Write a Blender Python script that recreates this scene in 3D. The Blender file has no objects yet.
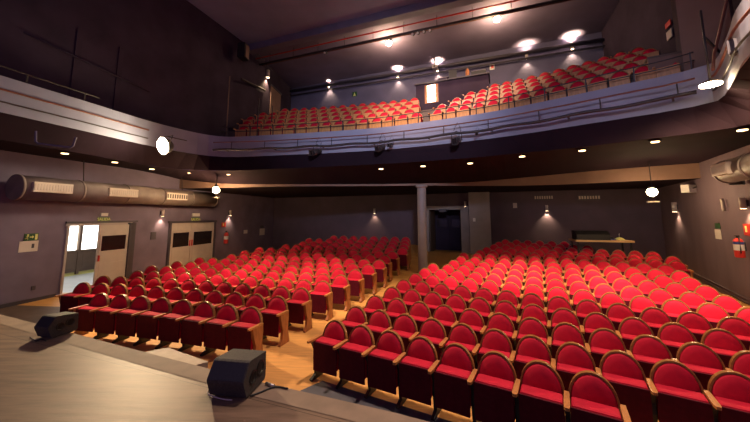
import bpy, bmesh, math, random
from mathutils import Vector, Matrix
random.seed(7)
C = bpy.context.scene.collection
SC = bpy.context.scene
PI = math.pi

# ------------------------------------------------------------------ camera, world, exposure
F, CY, TILT, EYE = 310.0, 178.0, math.radians(6.9), 2.7     # focal length in px of a 750 px wide frame
cam_d = bpy.data.cameras.new('camera'); cam = bpy.data.objects.new('camera', cam_d); C.objects.link(cam)
cam_d.sensor_fit = 'HORIZONTAL'; cam_d.sensor_width = 36.0; cam_d.lens = 36.0*F/750.0
cam_d.shift_y = -(211.0-CY)/750.0
cam_d.clip_start = 0.05; cam_d.clip_end = 200
cam.location = (0, 0, EYE); cam.rotation_euler = (PI/2+TILT, 0, 0)
SC.camera = cam
w = bpy.data.worlds.new('world'); SC.world = w; w.use_nodes = True
w.node_tree.nodes['Background'].inputs[0].default_value = (0.52, 0.36, 0.80, 1)
w.node_tree.nodes['Background'].inputs[1].default_value = 0.36
SC.view_settings.view_transform = 'Standard'; SC.view_settings.look = 'None'
SC.view_settings.gamma = 1; SC.view_settings.use_curve_mapping = False
SC.view_settings.exposure = 0.15

def lamp(name, kind, loc, power, col, target=None, **kw):
    d = bpy.data.lights.new(name, kind); d.energy = power; d.color = col
    for k, v in kw.items(): setattr(d, k, v)
    o = bpy.data.objects.new(name, d); C.objects.link(o); o.location = loc
    if target is not None:
        o.rotation_euler = (Vector(target)-Vector(loc)).to_track_quat('-Z', 'Y').to_euler()
    return o
WARM = (1.0, 0.66, 0.32)
# unseen spots added to put a pool of light on the middle stalls rows
for tx, ty, sx, sy, e in ((3.45, 10.2, .75, 5.6, 4800), (5.2, 9.3, 2.6, 4.5, 5200), (7.1, 8.0, 4.5, 3.2, 5000),
                          (-5.3, 11.2, -6.4, 6.3, 2400), (-3.1, 10.9, -4.0, 5.9, 3000), (-1.2, 9.9, -2.2, 5.0, 3000)):
    lamp('stalls_fill', 'SPOT', (sx, sy, 8.2), e, (1.0, 0.74, 0.52), (tx, ty, 0.8), spot_size=math.radians(29), spot_blend=0.6, shadow_soft_size=0.1)
lamp('stalls_fill', 'SPOT', (1.6, 5.6, 11.7), 3900, (1.0, 0.74, 0.60), (2.0, 6.0, 0.8), spot_size=math.radians(62), spot_blend=0.8, shadow_soft_size=0.25)  # added overhead fill for the front rows, no fixture
lamp('fascia_fill', 'SPOT', (0.5, -1.5, 6.6), 4200, (0.74, 0.78, 1.0), (0.4, 11.0, 6.7), spot_size=math.radians(46), spot_blend=1.0, shadow_soft_size=0.3)  # cool fill added over the stage to brighten the balcony front
lamp('fascia_fill', 'SPOT', (-2.5, -1.5, 6.6), 1300, (0.72, 0.72, 1.0), (5.4, 8.4, 6.5), spot_size=math.radians(36), spot_blend=1.0, shadow_soft_size=0.3)  # second cool fill, added for the right part of the balcony front
lamp('balcony_fill', 'SPOT', (-1.0, 7.0, 11.5), 4200, (1.0, 0.66, 0.50), (3.4, 14.5, 7.2), spot_size=math.radians(60), spot_blend=0.8, shadow_soft_size=0.3)  # unseen spot added to brighten the balcony seats

# ------------------------------------------------------------------ coordinates measured from the photo
_c, _s = math.cos(TILT), math.sin(TILT)
def ray(px, py):
    a = (px-375)/F; b = (CY-py)/F
    return Vector((a, _c-_s*b, _s+_c*b))
def at_z(px, py, z):
    r = ray(px, py); return r*((z-EYE)/r.z)+Vector((0, 0, EYE))
def at_y(px, py, y):
    r = ray(px, py); return r*(y/r.y)+Vector((0, 0, EYE))
class Wall:
    def __init__(s, p, d):
        s.p = Vector(p); s.d = Vector(d).normalized(); s.n = Vector((-s.d.y, s.d.x)); s.rz = math.atan2(s.d.y, s.d.x)
    def hit(s, px, py):
        r = ray(px, py); o = s.p; t = (o.x*s.n.x+o.y*s.n.y)/(r.x*s.n.x+r.y*s.n.y)
        return r*t+Vector((0, 0, EYE))
    def s_of(s, v): return (Vector((v.x, v.y))-s.p).dot(s.d)
    def at(s, t, off=0, z=0):
        q = s.p+s.d*t+s.n*off; return Vector((q.x, q.y, z))
WL = Wall((-10.6, 10.4), (math.sin(math.radians(13.4)), math.cos(math.radians(13.4))))
WB = Wall((4.2, 18.5), (math.cos(math.radians(22)), -math.sin(math.radians(22))))
WR = Wall((11.05, 10.07), (-math.sin(math.radians(28)), -math.cos(math.radians(28))))
def cross2(A, B):
    det = A.d.x*(-B.d.y)+A.d.y*B.d.x
    v = B.p-A.p; t = (v.x*(-B.d.y)+v.y*B.d.x)/det
    return A.p+A.d*t
CLB = cross2(WL, WB); CRB = cross2(WB, WR)

BL = dict(x0=-4.335, y0=6.953, a=.272, k=-.0305, p=.825, s=.58, z0=-1.774, dz=-.0067, dz2=.0045)
BR = dict(x0=.903, y0=4.759, a=.515, k=-.015, p=.863, s=.52, z0=-1.797, dz=.009, dz2=.002)
def rowpos(B, i, q):
    dep = i*B['p']; rad = 1/B['k']; RR = rad-dep; th = q/RR
    dx = RR*math.sin(th); dy = dep+RR*(1-math.cos(th)); c, s = math.cos(B['a']), math.sin(B['a'])
    return B['x0']+dx*c+dy*s, B['y0']-dx*s+dy*c, -(B['a']-th)
def rowinv(B, X, Y):
    c, s = math.cos(B['a']), math.sin(B['a']); u = X-B['x0']; v = Y-B['y0']
    dx = u*c-v*s; dy = u*s+v*c; rad = 1/B['k']; r = -math.hypot(dx, dy-rad)
    return (rad-r)/B['p']
SEAT_H = .91
def g(B, i):
    i = max(0, min(i, 15)); i0 = max(0, i)
    return max(0, EYE+B['z0']+B['dz']*i0+B['dz2']*i0*i0-SEAT_H+(.012 if B is BL else 0)*min(1,i))
def lerp_tab(t, x):
    if x <= t[0][0]: return t[0][1]
    for (a, b), (c, d) in zip(t, t[1:]):
        if x <= c: return b+(d-b)*(x-a)/(c-a)
    return t[-1][1]
AISLE = [(0, -4.2), (6, -1.5), (8.75, -.24), (11.03, .96), (13.1, 1.7), (15.66, 2.1), (20, 3.0)]
def side_cap(X, Y):
    dl = ((Vector((X, Y))-WL.p).dot(WL.n)+3.9)/.6; dr = ((Vector((X, Y))-WR.p).dot(WR.n)+1.9)/.7
    t = min(1, max(0, dl, dr)); return 9*(1-t)+.2*t if t > 0 else 9
def floor_z(X, Y):
    return min(_floor_z(X, Y), side_cap(X, Y))
def _floor_z(X, Y):
    d = X-lerp_tab(AISLE, Y); t = min(1, max(0, (d+.25)/.5))
    return g(BL, rowinv(BL, X, Y))*(1-t)+g(BR, rowinv(BR, X, Y))*t

# ------------------------------------------------------------------ materials
def new_mat(name):
    m = bpy.data.materials.new(name); m.use_nodes = True
    return m, m.node_tree, m.node_tree.nodes['Principled BSDF']
def mat(name, col, rough=.6, noise=0, scale=8, metal=0, bump=0, spec=.5, sheen=0, stretch=None, col2=None):
    m, nt, b = new_mat(name)
    b.inputs['Base Color'].default_value = (*col, 1); b.inputs['Roughness'].default_value = rough
    b.inputs['Metallic'].default_value = metal; b.inputs['Specular IOR Level'].default_value = spec
    if sheen: b.inputs['Sheen Weight'].default_value = sheen; b.inputs['Sheen Tint'].default_value = (*[min(1, c*1.5+.1) for c in col], 1)
    if noise or bump or col2:
        tc = nt.nodes.new('ShaderNodeTexCoord'); mp = nt.nodes.new('ShaderNodeMapping')
        nt.links.new(tc.outputs['Object'], mp.inputs[0])
        if stretch: mp.inputs['Scale'].default_value = stretch
        n = nt.nodes.new('ShaderNodeTexNoise'); n.inputs['Scale'].default_value = scale; n.inputs['Detail'].default_value = 6
        nt.links.new(mp.outputs[0], n.inputs['Vector'])
        r = nt.nodes.new('ShaderNodeValToRGB'); c2 = col2 or tuple(c*(1-noise) for c in col)
        r.color_ramp.elements[0].position = .3; r.color_ramp.elements[1].position = .7
        r.color_ramp.elements[0].color = (*c2, 1); r.color_ramp.elements[1].color = (*[c*(1+noise*.5) for c in col], 1)
        nt.links.new(n.outputs['Fac'], r.inputs[0]); nt.links.new(r.outputs[0], b.inputs['Base Color'])
        if bump:
            bm_ = nt.nodes.new('ShaderNodeBump'); bm_.inputs['Strength'].default_value = bump; bm_.inputs['Distance'].default_value = .01
            nt.links.new(n.outputs['Fac'], bm_.inputs['Height']); nt.links.new(bm_.outputs[0], b.inputs['Normal'])
    return m
def emit(name, col, st):
    m, nt, b = new_mat(name); b.inputs['Base Color'].default_value = (*col, 1)
    b.inputs['Emission Color'].default_value = (*col, 1); b.inputs['Emission Strength'].default_value = st
    return m
def planks(name, col, rough, width, angle, seam=.75, noise=.25, spec=.5):
    m, nt, b = new_mat(name); b.inputs['Roughness'].default_value = rough; b.inputs['Specular IOR Level'].default_value = spec
    tc = nt.nodes.new('ShaderNodeTexCoord'); mp = nt.nodes.new('ShaderNodeMapping'); mp.inputs['Rotation'].default_value = (0, 0, angle)
    nt.links.new(tc.outputs['Object'], mp.inputs[0])
    br = nt.nodes.new('ShaderNodeTexBrick'); br.inputs['Scale'].default_value = 1; br.inputs['Brick Width'].default_value = width*14
    br.inputs['Row Height'].default_value = width; br.inputs['Mortar Size'].default_value = .004; br.inputs['Mortar Smooth'].default_value = .2
    br.inputs['Color1'].default_value = (*col, 1); br.inputs['Color2'].default_value = (*[c*.86 for c in col], 1)
    br.inputs['Mortar'].default_value = (*[c*(1-seam) for c in col], 1)
    nt.links.new(mp.outputs[0], br.inputs['Vector'])
    n = nt.nodes.new('ShaderNodeTexNoise'); n.inputs['Scale'].default_value = 5.0; n.inputs['Detail'].default_value = 8; n.inputs['Roughness'].default_value = .65
    mp2 = nt.nodes.new('ShaderNodeMapping'); mp2.inputs['Rotation'].default_value = (0, 0, angle); mp2.inputs['Scale'].default_value = (.35, 3, 1)
    nt.links.new(tc.outputs['Object'], mp2.inputs[0]); nt.links.new(mp2.outputs[0], n.inputs['Vector'])
    mx = nt.nodes.new('ShaderNodeMix'); mx.data_type = 'RGBA'; mx.blend_type = 'MULTIPLY'; mx.inputs[0].default_value = 1
    r = nt.nodes.new('ShaderNodeValToRGB'); r.color_ramp.elements[0].position = .3; r.color_ramp.elements[1].position = .7
    r.color_ramp.elements[0].color = (1-noise*1.6,)*3+(1,); r.color_ramp.elements[1].color = (1, 1, 1, 1)
    nt.links.new(n.outputs['Fac'], r.inputs[0]); nt.links.new(br.outputs['Color'], mx.inputs[6]); nt.links.new(r.outputs[0], mx.inputs[7])
    nt.links.new(mx.outputs[2], b.inputs['Base Color'])
    bp = nt.nodes.new('ShaderNodeBump'); bp.inputs['Strength'].default_value = .25; bp.inputs['Distance'].default_value = .01
    nt.links.new(n.outputs['Fac'], bp.inputs['Height']); nt.links.new(bp.outputs[0], b.inputs['Normal'])
    return m
M = {}
M['velvet'] = mat('red velvet', (.52, .005, .030), .75, .18, 7, sheen=.1, bump=.8, spec=.25)
M['rim'] = mat('golden brown wood', (.30, .125, .035), .32, .3, 10, stretch=(1, 1, 4))
M['wood'] = mat('orange brown wood', (.36, .12, .035), .4, .35, 6, stretch=(4, 4, 1))
M['arm'] = mat('armrest wood', (.50, .20, .06), .35, .3, 20, stretch=(6, 1, 1))
M['panel'] = mat('dark red leatherette', (.085, .005, .013), .65, .2, 20, spec=.1)
M['tan_panel'] = mat('tan plywood', (.55, .25, .08), .45, .25, 5, stretch=(4, 1, 1))
M['iron'] = mat('black iron', (.018, .013, .013), .45, .2, 20)
M['floor'] = planks('worn orange lino', (.80, .39, .11), .5, 1.2, .5, seam=.25, noise=.2)
M['grey_floor'] = mat('grey floor covering', (.085, .08, .09), .6, .25, 6)
M['stage'] = planks('worn stage boards', (.27, .175, .115), .50, 1.22, .36, seam=.75, noise=.35, spec=.4)
M['edge'] = mat('stage edge trim', (.23, .16, .11), .7, .2, 5)
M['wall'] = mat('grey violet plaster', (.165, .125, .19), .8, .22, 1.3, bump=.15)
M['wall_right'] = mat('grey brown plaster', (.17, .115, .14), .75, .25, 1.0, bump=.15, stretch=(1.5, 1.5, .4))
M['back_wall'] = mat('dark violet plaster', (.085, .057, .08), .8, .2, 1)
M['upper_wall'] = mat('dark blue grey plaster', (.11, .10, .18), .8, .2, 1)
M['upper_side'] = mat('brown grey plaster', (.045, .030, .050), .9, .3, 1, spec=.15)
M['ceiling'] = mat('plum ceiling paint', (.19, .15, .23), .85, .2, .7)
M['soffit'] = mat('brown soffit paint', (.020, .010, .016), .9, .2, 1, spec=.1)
M['bulkhead'] = mat('brown bulkhead paint', (.20, .115, .085), .7, .2, 1)
M['fascia'] = mat('pale blue grey fascia paint', (.26, .265, .36), .6, .12, 1.5, bump=.1)
M['beam'] = mat('blue grey beam paint', (.16, .15, .22), .6, .15, 2)
M['pillar'] = mat('light grey paint', (.26, .22, .21), .55, .15, 2)
M['door'] = mat('cream door paint', (.50, .44, .40), .5, .08, 3)
M['frame'] = mat('dark grey frame', (.06, .05, .065), .5, .1, 3)
M['cream'] = mat('cream jamb', (.42, .36, .34), .5, .08, 3)
M['dark_glass'] = mat('dark window glass', (.018, .012, .014), .15)
M['black'] = mat('matt black', (.012, .011, .012), .5, .2, 30)
M['carpet_black'] = mat('worn black speaker carpet', (.040, .033, .032), .75, .4, 40, bump=.3)
M['cone'] = mat('speaker cone', (.008, .008, .009), .35)
M['metal'] = mat('brushed steel', (.55, .52, .5), .35, .1, 10, metal=.9)
M['duct'] = mat('painted duct', (.19, .145, .14), .55, .2, 3)
M['grille'] = mat('pale grille', (.48, .40, .36), .5, .1, 5)
M['slot'] = mat('dark grille slots', (.05, .04, .04), .7)
M['pipe'] = mat('dark pipe', (.035, .025, .025), .5, .2, 10)
M['rust'] = mat('rust brown pipe', (.20, .065, .04), .5, .2, 10)
M['red'] = mat('signal red', (.55, .03, .02), .4)
M['paper'] = mat('white paper', (.62, .55, .5), .8, .05, 3)
M['green'] = mat('sign green', (.01, .07, .02), .5)
M['yellow'] = mat('pale yellow print', (.75, .72, .25), .5)
M['blue'] = mat('blue label', (.03, .06, .25), .5)
M['white'] = mat('white label', (.7, .66, .62), .5)
M['foyer'] = mat('foyer paint', (.55, .50, .42), .6, .1, 2)
M['foyer_floor'] = mat('foyer tile', (.50, .54, .58), .3, .12, 3)
M['brown_panel'] = mat('brown door panel', (.11, .07, .05), .5, .15, 3)
M['table'] = mat('pale table board', (.60, .36, .16), .5, .15, 3)
M['lamp_main'] = emit('floodlight glass', (1, .84, .55), 120)
M['lamp_star'] = emit('lamp glass', (1, .82, .52), 45)
M['bulb'] = emit('bulb glass', (1, .80, .50), 22)
M['down'] = emit('downlight glass', (1, .66, .34), 5)
M['sconce_glow'] = emit('sconce glass', (1, .72, .42), 9)
M['window_glow'] = emit('daylight through frosted glass', (1, .96, .90), 3.6)
M['exit_glow'] = emit('lit sign green', (.10, .16, .05), .12)
M['lit_panel'] = emit('bright doorway panel', (1, .86, .58), 14)

# ------------------------------------------------------------------ mesh helpers
class MB:
    def __init__(s): s.bm = bmesh.new(); s.mi = 0
    def _fin(s, faces):
        for f in faces: f.material_index = s.mi
    def box(s, c, d, rz=0, rx=0, ry=0, bev=0):
        r = bmesh.ops.create_cube(s.bm, size=1)
        mt = Matrix.Translation(c) @ Matrix.Rotation(rz, 4, 'Z') @ Matrix.Rotation(ry, 4, 'Y') @ Matrix.Rotation(rx, 4, 'X') @ Matrix.Diagonal((*d, 1))
        bmesh.ops.transform(s.bm, matrix=mt, verts=r['verts'])
        fs = list({f for v in r['verts'] for f in v.link_faces}); s._fin(fs)
        if bev:
            es = list({e for v in r['verts'] for e in v.link_edges})
            rr = bmesh.ops.bevel(s.bm, geom=es, offset=bev, segments=2, affect='EDGES', profile=.5)
            s._fin(rr['faces'])
        return s
    def prism(s, pts, axis, a, b):
        """outline pts extruded along axis between a and b; axis 'x': pts=(y,z); 'y': (x,z); 'z': (x,y)"""
        def P(p, t): return {'x': (t, p[0], p[1]), 'y': (p[0], t, p[1]), 'z': (p[0], p[1], t)}[axis]
        A = [s.bm.verts.new(P(p, a)) for p in pts]; B = [s.bm.verts.new(P(p, b)) for p in pts]
        fs = [s.bm.faces.new(A), s.bm.faces.new(B[::-1])]
        n = len(pts)
        for i in range(n): fs.append(s.bm.faces.new((A[i], B[i], B[(i+1) % n], A[(i+1) % n])))
        bmesh.ops.recalc_face_normals(s.bm, faces=fs); s._fin(fs); return s
    def tube(s, pts, r, n=8, r2=None):
        pts = [Vector(p) for p in pts]; rings = []
        for i, p in enumerate(pts):
            t = (pts[min(i+1, len(pts)-1)]-pts[max(i-1, 0)]).normalized()
            u = t.cross(Vector((0, 0, 1))); u = u.normalized() if u.length > 1e-4 else Vector((1, 0, 0)); v = u.cross(t)
            rad = r if r2 is None else r+(r2-r)*i/(len(pts)-1)
            rings.append([s.bm.verts.new(p+(u*math.cos(2*PI*k/n)+v*math.sin(2*PI*k/n))*rad) for k in range(n)])
        fs = []
        for A, B in zip(rings, rings[1:]):
            for k in range(n): fs.append(s.bm.faces.new((A[k], A[(k+1) % n], B[(k+1) % n], B[k])))
        fs.append(s.bm.faces.new(rings[0][::-1])); fs.append(s.bm.faces.new(rings[-1]))
        for f in fs[:-2]: f.smooth = True
        bmesh.ops.recalc_face_normals(s.bm, faces=fs); s._fin(fs); return s
    def lathe(s, prof, n=16, mt=None):
        """prof: (radius, height) pairs around Z"""
        rings = []
        for r, z in prof:
            rings.append([s.bm.verts.new((max(r, 1e-4)*math.cos(2*PI*k/n), max(r, 1e-4)*math.sin(2*PI*k/n), z)) for k in range(n)])
        fs = []
        for A, B in zip(rings, rings[1:]):
            for k in range(n): fs.append(s.bm.faces.new((A[k], A[(k+1) % n], B[(k+1) % n], B[k])))
        fs.append(s.bm.faces.new(rings[0][::-1])); fs.append(s.bm.faces.new(rings[-1]))
        bmesh.ops.recalc_face_normals(s.bm, faces=fs); s._fin(fs)
        if mt is not None: bmesh.ops.transform(s.bm, matrix=mt, verts=[v for R in rings for v in R])
        return s
    def strip(s, A, B, flip=False):
        a = [s.bm.verts.new(p) for p in A]; b = [s.bm.verts.new(p) for p in B]; fs = []
        for i in range(len(a)-1): fs.append(s.bm.faces.new((a[i], a[i+1], b[i+1], b[i])))
        s._fin(fs); return s
    def mesh(s, name, mats):
        me = bpy.data.meshes.new(name); s.bm.to_mesh(me); s.bm.free()
        for m in (mats if isinstance(mats, (list, tuple)) else [mats]): me.materials.append(m)
        return me
    def build(s, name, mats, parent=None, loc=None, rz=0):
        o = bpy.data.objects.new(name, s.mesh(name, mats)); C.objects.link(o)
        if parent: o.parent = parent
        if loc is not None: o.location = loc; o.rotation_euler = (0, 0, rz)
        return o
def thing(name, label, cat, loc=(0, 0, 0), rz=0, group=None):
    o = bpy.data.objects.new(name, None); C.objects.link(o); o.empty_display_size = .1
    o.location = loc; o.rotation_euler = (0, 0, rz); tag(o, label, cat, group); return o
def tag(o, label, cat, group=None, kind=None):
    o['label'] = label; o['category'] = cat
    if group: o['group'] = group
    if kind: o['kind'] = kind
    return o
def struct(name, mb, m, label=None):
    o = mb.build(name, m); o['kind'] = 'structure'
    if label: o['label'] = label
    return o
def quad(*p):
    mb = MB(); mb.bm.faces.new([mb.bm.verts.new(q) for q in p]); return mb
def copy_tree(o, parent=None):
    c = o.copy(); C.objects.link(c)
    if parent: c.parent = parent
    for ch in o.children: copy_tree(ch, c)
    return c

# ------------------------------------------------------------------ floor and stage
mb = MB(); N = 56; x0, x1, y0, y1 = -14.5, 17.5, -1.0, 25.0; V = {}
def in_hall(X, Y):
    for W_ in (WL, WB, WR):
        if (Vector((X, Y))-W_.p).dot(W_.n) > .35: return False
    return True
for i in range(N+1):
    for j in range(N+1):
        X = x0+(x1-x0)*i/N; Y = y0+(y1-y0)*j/N; V[i, j] = mb.bm.verts.new((X, Y, floor_z(X, Y)))
for i in range(N):
    for j in range(N):
        X = x0+(x1-x0)*(i+.5)/N; Y = y0+(y1-y0)*(j+.5)/N
        if in_hall(X, Y): mb.bm.faces.new((V[i, j], V[i+1, j], V[i+1, j+1], V[i, j+1]))
bmesh.ops.delete(mb.bm, geom=[v for v in mb.bm.verts if not v.link_faces], context='VERTS')
struct('floor', mb, M['floor'])

pA, pB, pC = at_z(322.5, 381, 0), at_z(359, 391, 0), at_z(395, 404, 0)
dE = (pC-pA).normalized(); dP = Vector((dE.y, -dE.x, 0))
mb = MB(); mb.prism([(q.x, q.y) for q in (pA, pC+dE*7, pC+dE*7+dP*3, pA+dP*3-dE*.9)], 'z', .001, .006)
struct('floor_front_covering', mb, M['grey_floor'])

M['brown_floor'] = mat('dark brown floor covering', (.12, .075, .055), .6, .25, 3)
_q = [WL.at(-9), WL.at(.6), Vector((-8.2, 10.2, 0)), Vector((-7.2, 7.0, 0)), Vector((-9.5, 3.5, 0))]
mb = MB(); mb.prism([(v.x, v.y) for v in _q], 'z', .005, .032); struct('floor_left_covering', mb, M['brown_floor'])
edge = [at_z(0, 315, 1.05), at_z(69, 333, 1.05), at_z(144, 353, 1.05), at_z(264, 384, 1.05), at_z(390, 413, 1.05)]
edge = [Vector((-12.6, 7.6, 1.05))]+edge+[Vector((2.2, 1.95, 1.05)), Vector((5.5, .2, 1.05)), Vector((8.0, -1.4, 1.05))]
def poly2(v): return [(q.x, q.y) for q in v]
mb = MB(); mb.prism(poly2(edge)+[(8, -4), (-13.5, -4)], 'z', .85, 1.05)
struct('floor_stage', mb, M['stage'])
inner = [e+Vector((-.03, -.09, 0)) for e in edge]
mb = MB(); mb.strip([e+Vector((-.02, -.06, -.85)) for e in edge], [e+Vector((-.02, -.06, -.19)) for e in edge])
struct('wall_stage_front', mb, M['black'])
inn = [e+Vector((-.06, -.20, .004)) for e in edge]; out = [e+Vector((.004, .012, .004)) for e in edge]; low = [e+Vector((.004, .012, -.10)) for e in edge]
mb = MB(); mb.strip(inn, out).strip(out, low)
struct('trim_stage_edge', mb, M['edge'])

# wooden step at the stage front
a = at_z(145, 352, .95); b = at_z(168, 347.5, .95); c_ = at_z(208, 361.5, .95); d_ = at_z(190, 367, .95)
st = thing('stage_step', 'pale wooden step block against the stage front before the left seats', 'step', (a.x, a.y, 0))
def rel(v, o): return (v.x-o.x, v.y-o.y)
mb = MB(); mb.prism([rel(v, a) for v in (a, b, c_, d_)], 'z', .88, .95); mb.build('tread', mat('pale step wood', (.42, .31, .22), .6, .2, 5), st)
mb = MB(); ctr = (a+b+c_+d_)/4
for v in (a, b, c_, d_):
    q = v.lerp(ctr, .12); mb.box((q.x-a.x, q.y-a.y, .44), (.05, .05, .88), rz=.5)
mb.build('support', M['black'], st)

# ------------------------------------------------------------------ walls
def wall_piece(mb, W_, s0, s1, z0, z1, th=.15, off=0):
    p = [W_.at(s0, off), W_.at(s1, off), W_.at(s1, off+th), W_.at(s0, off+th)]
    mb.prism([(q.x, q.y) for q in p], 'z', z0, z1)
def SL(px, py=250): return WL.s_of(WL.hit(px, py))
d1a, d1b = SL(64), SL(133); d2a, d2b = SL(168.5), SL(212)
sLB = (CLB-WL.p).length
DT = 2.42
mb = MB()
wall_piece(mb, WL, -15, d1a, -.3, 4.75); wall_piece(mb, WL, d1a, d1b, DT, 4.75); wall_piece(mb, WL, d1b, sLB+.3, -.3, 4.75)
struct('wall_left', mb, M['wall'])
sR = (Vector((4.2, 18.5))-WB.p).length
def SB(px, py=230): return WB.s_of(WB.hit(px, py))
b0, b1 = SB(429.5), SB(461.5)
sBL = -(CLB-WB.p).length; sBR = (CRB-WB.p).length
mb = MB(); BD = 3.05
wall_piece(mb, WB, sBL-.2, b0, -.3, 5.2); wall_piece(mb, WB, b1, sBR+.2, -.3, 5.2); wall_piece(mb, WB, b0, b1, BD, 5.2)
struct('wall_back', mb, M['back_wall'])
mb = MB(); wall_piece(mb, WR, -(CRB-WR.p).length-.2, 14, -.3, 4.75)
struct('wall_right', mb, M['wall_right'])
# thin rail line low on the right wall
mb = MB(); pts = [WR.hit(677, 264.5)-Vector((WR.n.x, WR.n.y, 0))*.02, WR.hit(750, 300)-Vector((WR.n.x, WR.n.y, 0))*.02]
mb.tube(pts, .022, 6); pts2 = [p-Vector((0, 0, .09)) for p in pts]; mb.tube(pts2, .014, 6)
struct('trim_right', mb, M['wall_right'])
mb = MB(); wall_piece(mb, WL, -15, d1a-.1, 0, .14, th=.03, off=-.03); wall_piece(mb, WL, d1b+.1, d2a-.1, 0.02, .2, th=.03, off=-.03)
struct('baseboard_left', mb, M['frame'])

# foyer behind the left door
mb = MB()
fo = 4.0
FP = [WL.at(d1a-1.2, .15), WL.at(d1b+3.5, .15), WL.at(d1b+3.5, fo), WL.at(d1a-1.2, fo)]
mb.prism([(q.x, q.y) for q in FP], 'z', -.25, .0)
struct('floor_foyer', mb, M['foyer_floor'])
mb = MB(); mb.prism([(q.x, q.y) for q in FP], 'z', 2.9, 3.0); struct('ceiling_foyer', mb, M['foyer'])
mb = MB(); wall_piece(mb, WL, d1a-1.2, d1b+3.6, 0, 3, off=fo)
wall_piece(mb, WL, d1a-1.3, d1a-1.2, 0, 3, off=.15, th=fo); wall_piece(mb, WL, d1b+3.5, d1b+3.6, 0, 3, off=.15, th=fo)
struct('wall_foyer', mb, M['foyer'])
mb = MB(); wall_piece(mb, WL, d1a-1.2, d1b+3.5, 0, .13, off=fo-.03, th=.03); struct('baseboard_foyer', mb, M['yellow'])
WF = Wall(WL.at(0, fo-.06).xy, WL.d)
win = thing('glazed_foyer_door', 'brown foyer doors with bright frosted glass seen through the open left doorway', 'door', WF.at(WF.s_of(WF.hit(66, 250)), 0, 0), WL.rz)
base_s = WF.s_of(WF.hit(66, 250))
def fs(px): return WF.s_of(WF.hit(px, 250))-base_s
zt = WF.hit(80, 226).z; zb = WF.hit(80, 250.5).z; zl = .16
for k, (pa, pb) in enumerate(((55, 77), (80, 98.5), (101, 122))):
    xa, xb = fs(pa), fs(pb)
    leaf = MB().box(((xa+xb)/2, -.02, (zl+zb)/2), (xb-xa, .05, zb-zl)).build('door_leaf', M['brown_panel'], win)
    MB().box(((xa+xb)/2, -.055, (zl+zb)/2), ((xb-xa)*.72, .02, (zb-zl)*.7), bev=.008).build('panel', M['brown_panel'], leaf)
    MB().box(((xa+xb)/2, .0, (zt+.3+zb)/2), (xb-xa-.1, .02, zt+.3-zb)).build('glass_pane', M['window_glow'], win)
mb = MB()
for px in (78.6, 99.6, 122.5):
    mb.box((fs(px), -.03, 1.3), (.11, .08, 2.5))
for pa, pb in ((55, 122),): mb.box(((fs(pa)+fs(pb))/2, -.03, zb), (fs(pb)-fs(pa), .07, .08))
mb.build('door_frame', M['brown_panel'], win)
lamp('foyer_daylight', 'AREA', WL.at((d1a+d1b)/2+.6, 2.2, 2.8), 60, (1, .93, .84), WL.at((d1a+d1b)/2+.6, 2.2, 0), size=2.2)

# left wall doors
def door_leaf(parent, xa, xb, z1, win_rows, name='door_leaf', y=.03):
    leaf = MB().box(((xa+xb)/2, y, z1/2+.01), (xb-xa-.015, .05, z1-.02), bev=.004).build(name, M['door'], parent)
    wz0, wz1 = win_rows; wd = (xb-xa)*.80; xc = (xa+xb)/2
    m_ = MB()
    for (cx, cz, dx, dz) in ((xc, wz0-.03, wd+.1, .06), (xc, wz1+.03, wd+.1, .06), (xc-wd/2-.02, (wz0+wz1)/2, .05, wz1-wz0), (xc+wd/2+.02, (wz0+wz1)/2, .05, wz1-wz0)):
        m_.box((cx, y-.035, cz), (dx, .03, dz))
    m_.build('glazing_bead', M['door'], leaf)
    MB().box((xc, y-.028, (wz0+wz1)/2), (wd, .012, wz1-wz0)).build('window_pane', M['dark_glass'], leaf)
    MB().box((xc, y-.028, .55), (wd, .012, .75), bev=.004).build('lower_panel', M['door'], leaf)
    return leaf
W1 = d1b-d1a
D1 = thing('double_door', 'cream double door left open to the bright foyer, one leaf shut', 'door', WL.at(d1a, 0, 0), WL.rz)
D1['kind'] = 'structure'; D1.name = 'door_1'
def rs(px): return SL(px)-d1a
m_ = MB().box((.03, .05, 1.2), (.07, .2, 2.4)).box((W1/2-.2, .05, 2.38), (W1-.3, .2, .08))
m_.build('door_frame', M['cream'], D1)
m_ = MB().box((W1-.12, .05, 1.2), (.24, .2, 2.4)).box((W1/2, -.035, 2.46), (W1+.1, .06, .07)); m_.build('side_frame', M['frame'], D1)
zw1 = WL.hit(112, 235.5).z; zw0 = WL.hit(112, 250).z
lf = door_leaf(D1, rs(97), rs(127.5), 2.34, (zw0, zw1))
MB().box((rs(97)+.07, -.02, 1.12), (.05, .05, .22), bev=.01).build('door_handle', M['red'], lf)
# the leaf that is folded back into the foyer
ol = MB().box((.1, .62, 1.17), (.05, .95, 2.32)).build('door_leaf', M['door'], D1)
W2 = d2b-d2a
z2 = floor_z(*WL.at((d2a+d2b)/2).xy)
D2 = thing('double_door', 'closed cream double door with dark windows', 'door', WL.at(d2a, -.03, z2), WL.rz); D2['kind'] = 'structure'; D2.name = 'door_2'
zt2 = WL.hit(190, 222.5).z-z2
zz1 = WL.hit(190, 232).z-z2; zz0 = WL.hit(190, 245.5).z-z2
m_ = MB().box((-.05, 0, zt2/2), (.1, .12, zt2)).box((W2+.05, 0, zt2/2), (.1, .12, zt2)).box((W2/2, 0, zt2+.04), (W2+.3, .12, .1))
m_.build('door_frame', M['frame'], D2)
xm = SL(188.8)-d2a
la = door_leaf(D2, 0, xm, zt2, (zz0, zz1), y=0); lb = door_leaf(D2, xm, W2, zt2, (zz0, zz1), y=0)
MB().box((xm-.07, -.06, 1.15), (.05, .05, .3), bev=.01).build('door_handle', M['red'], la)
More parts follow.
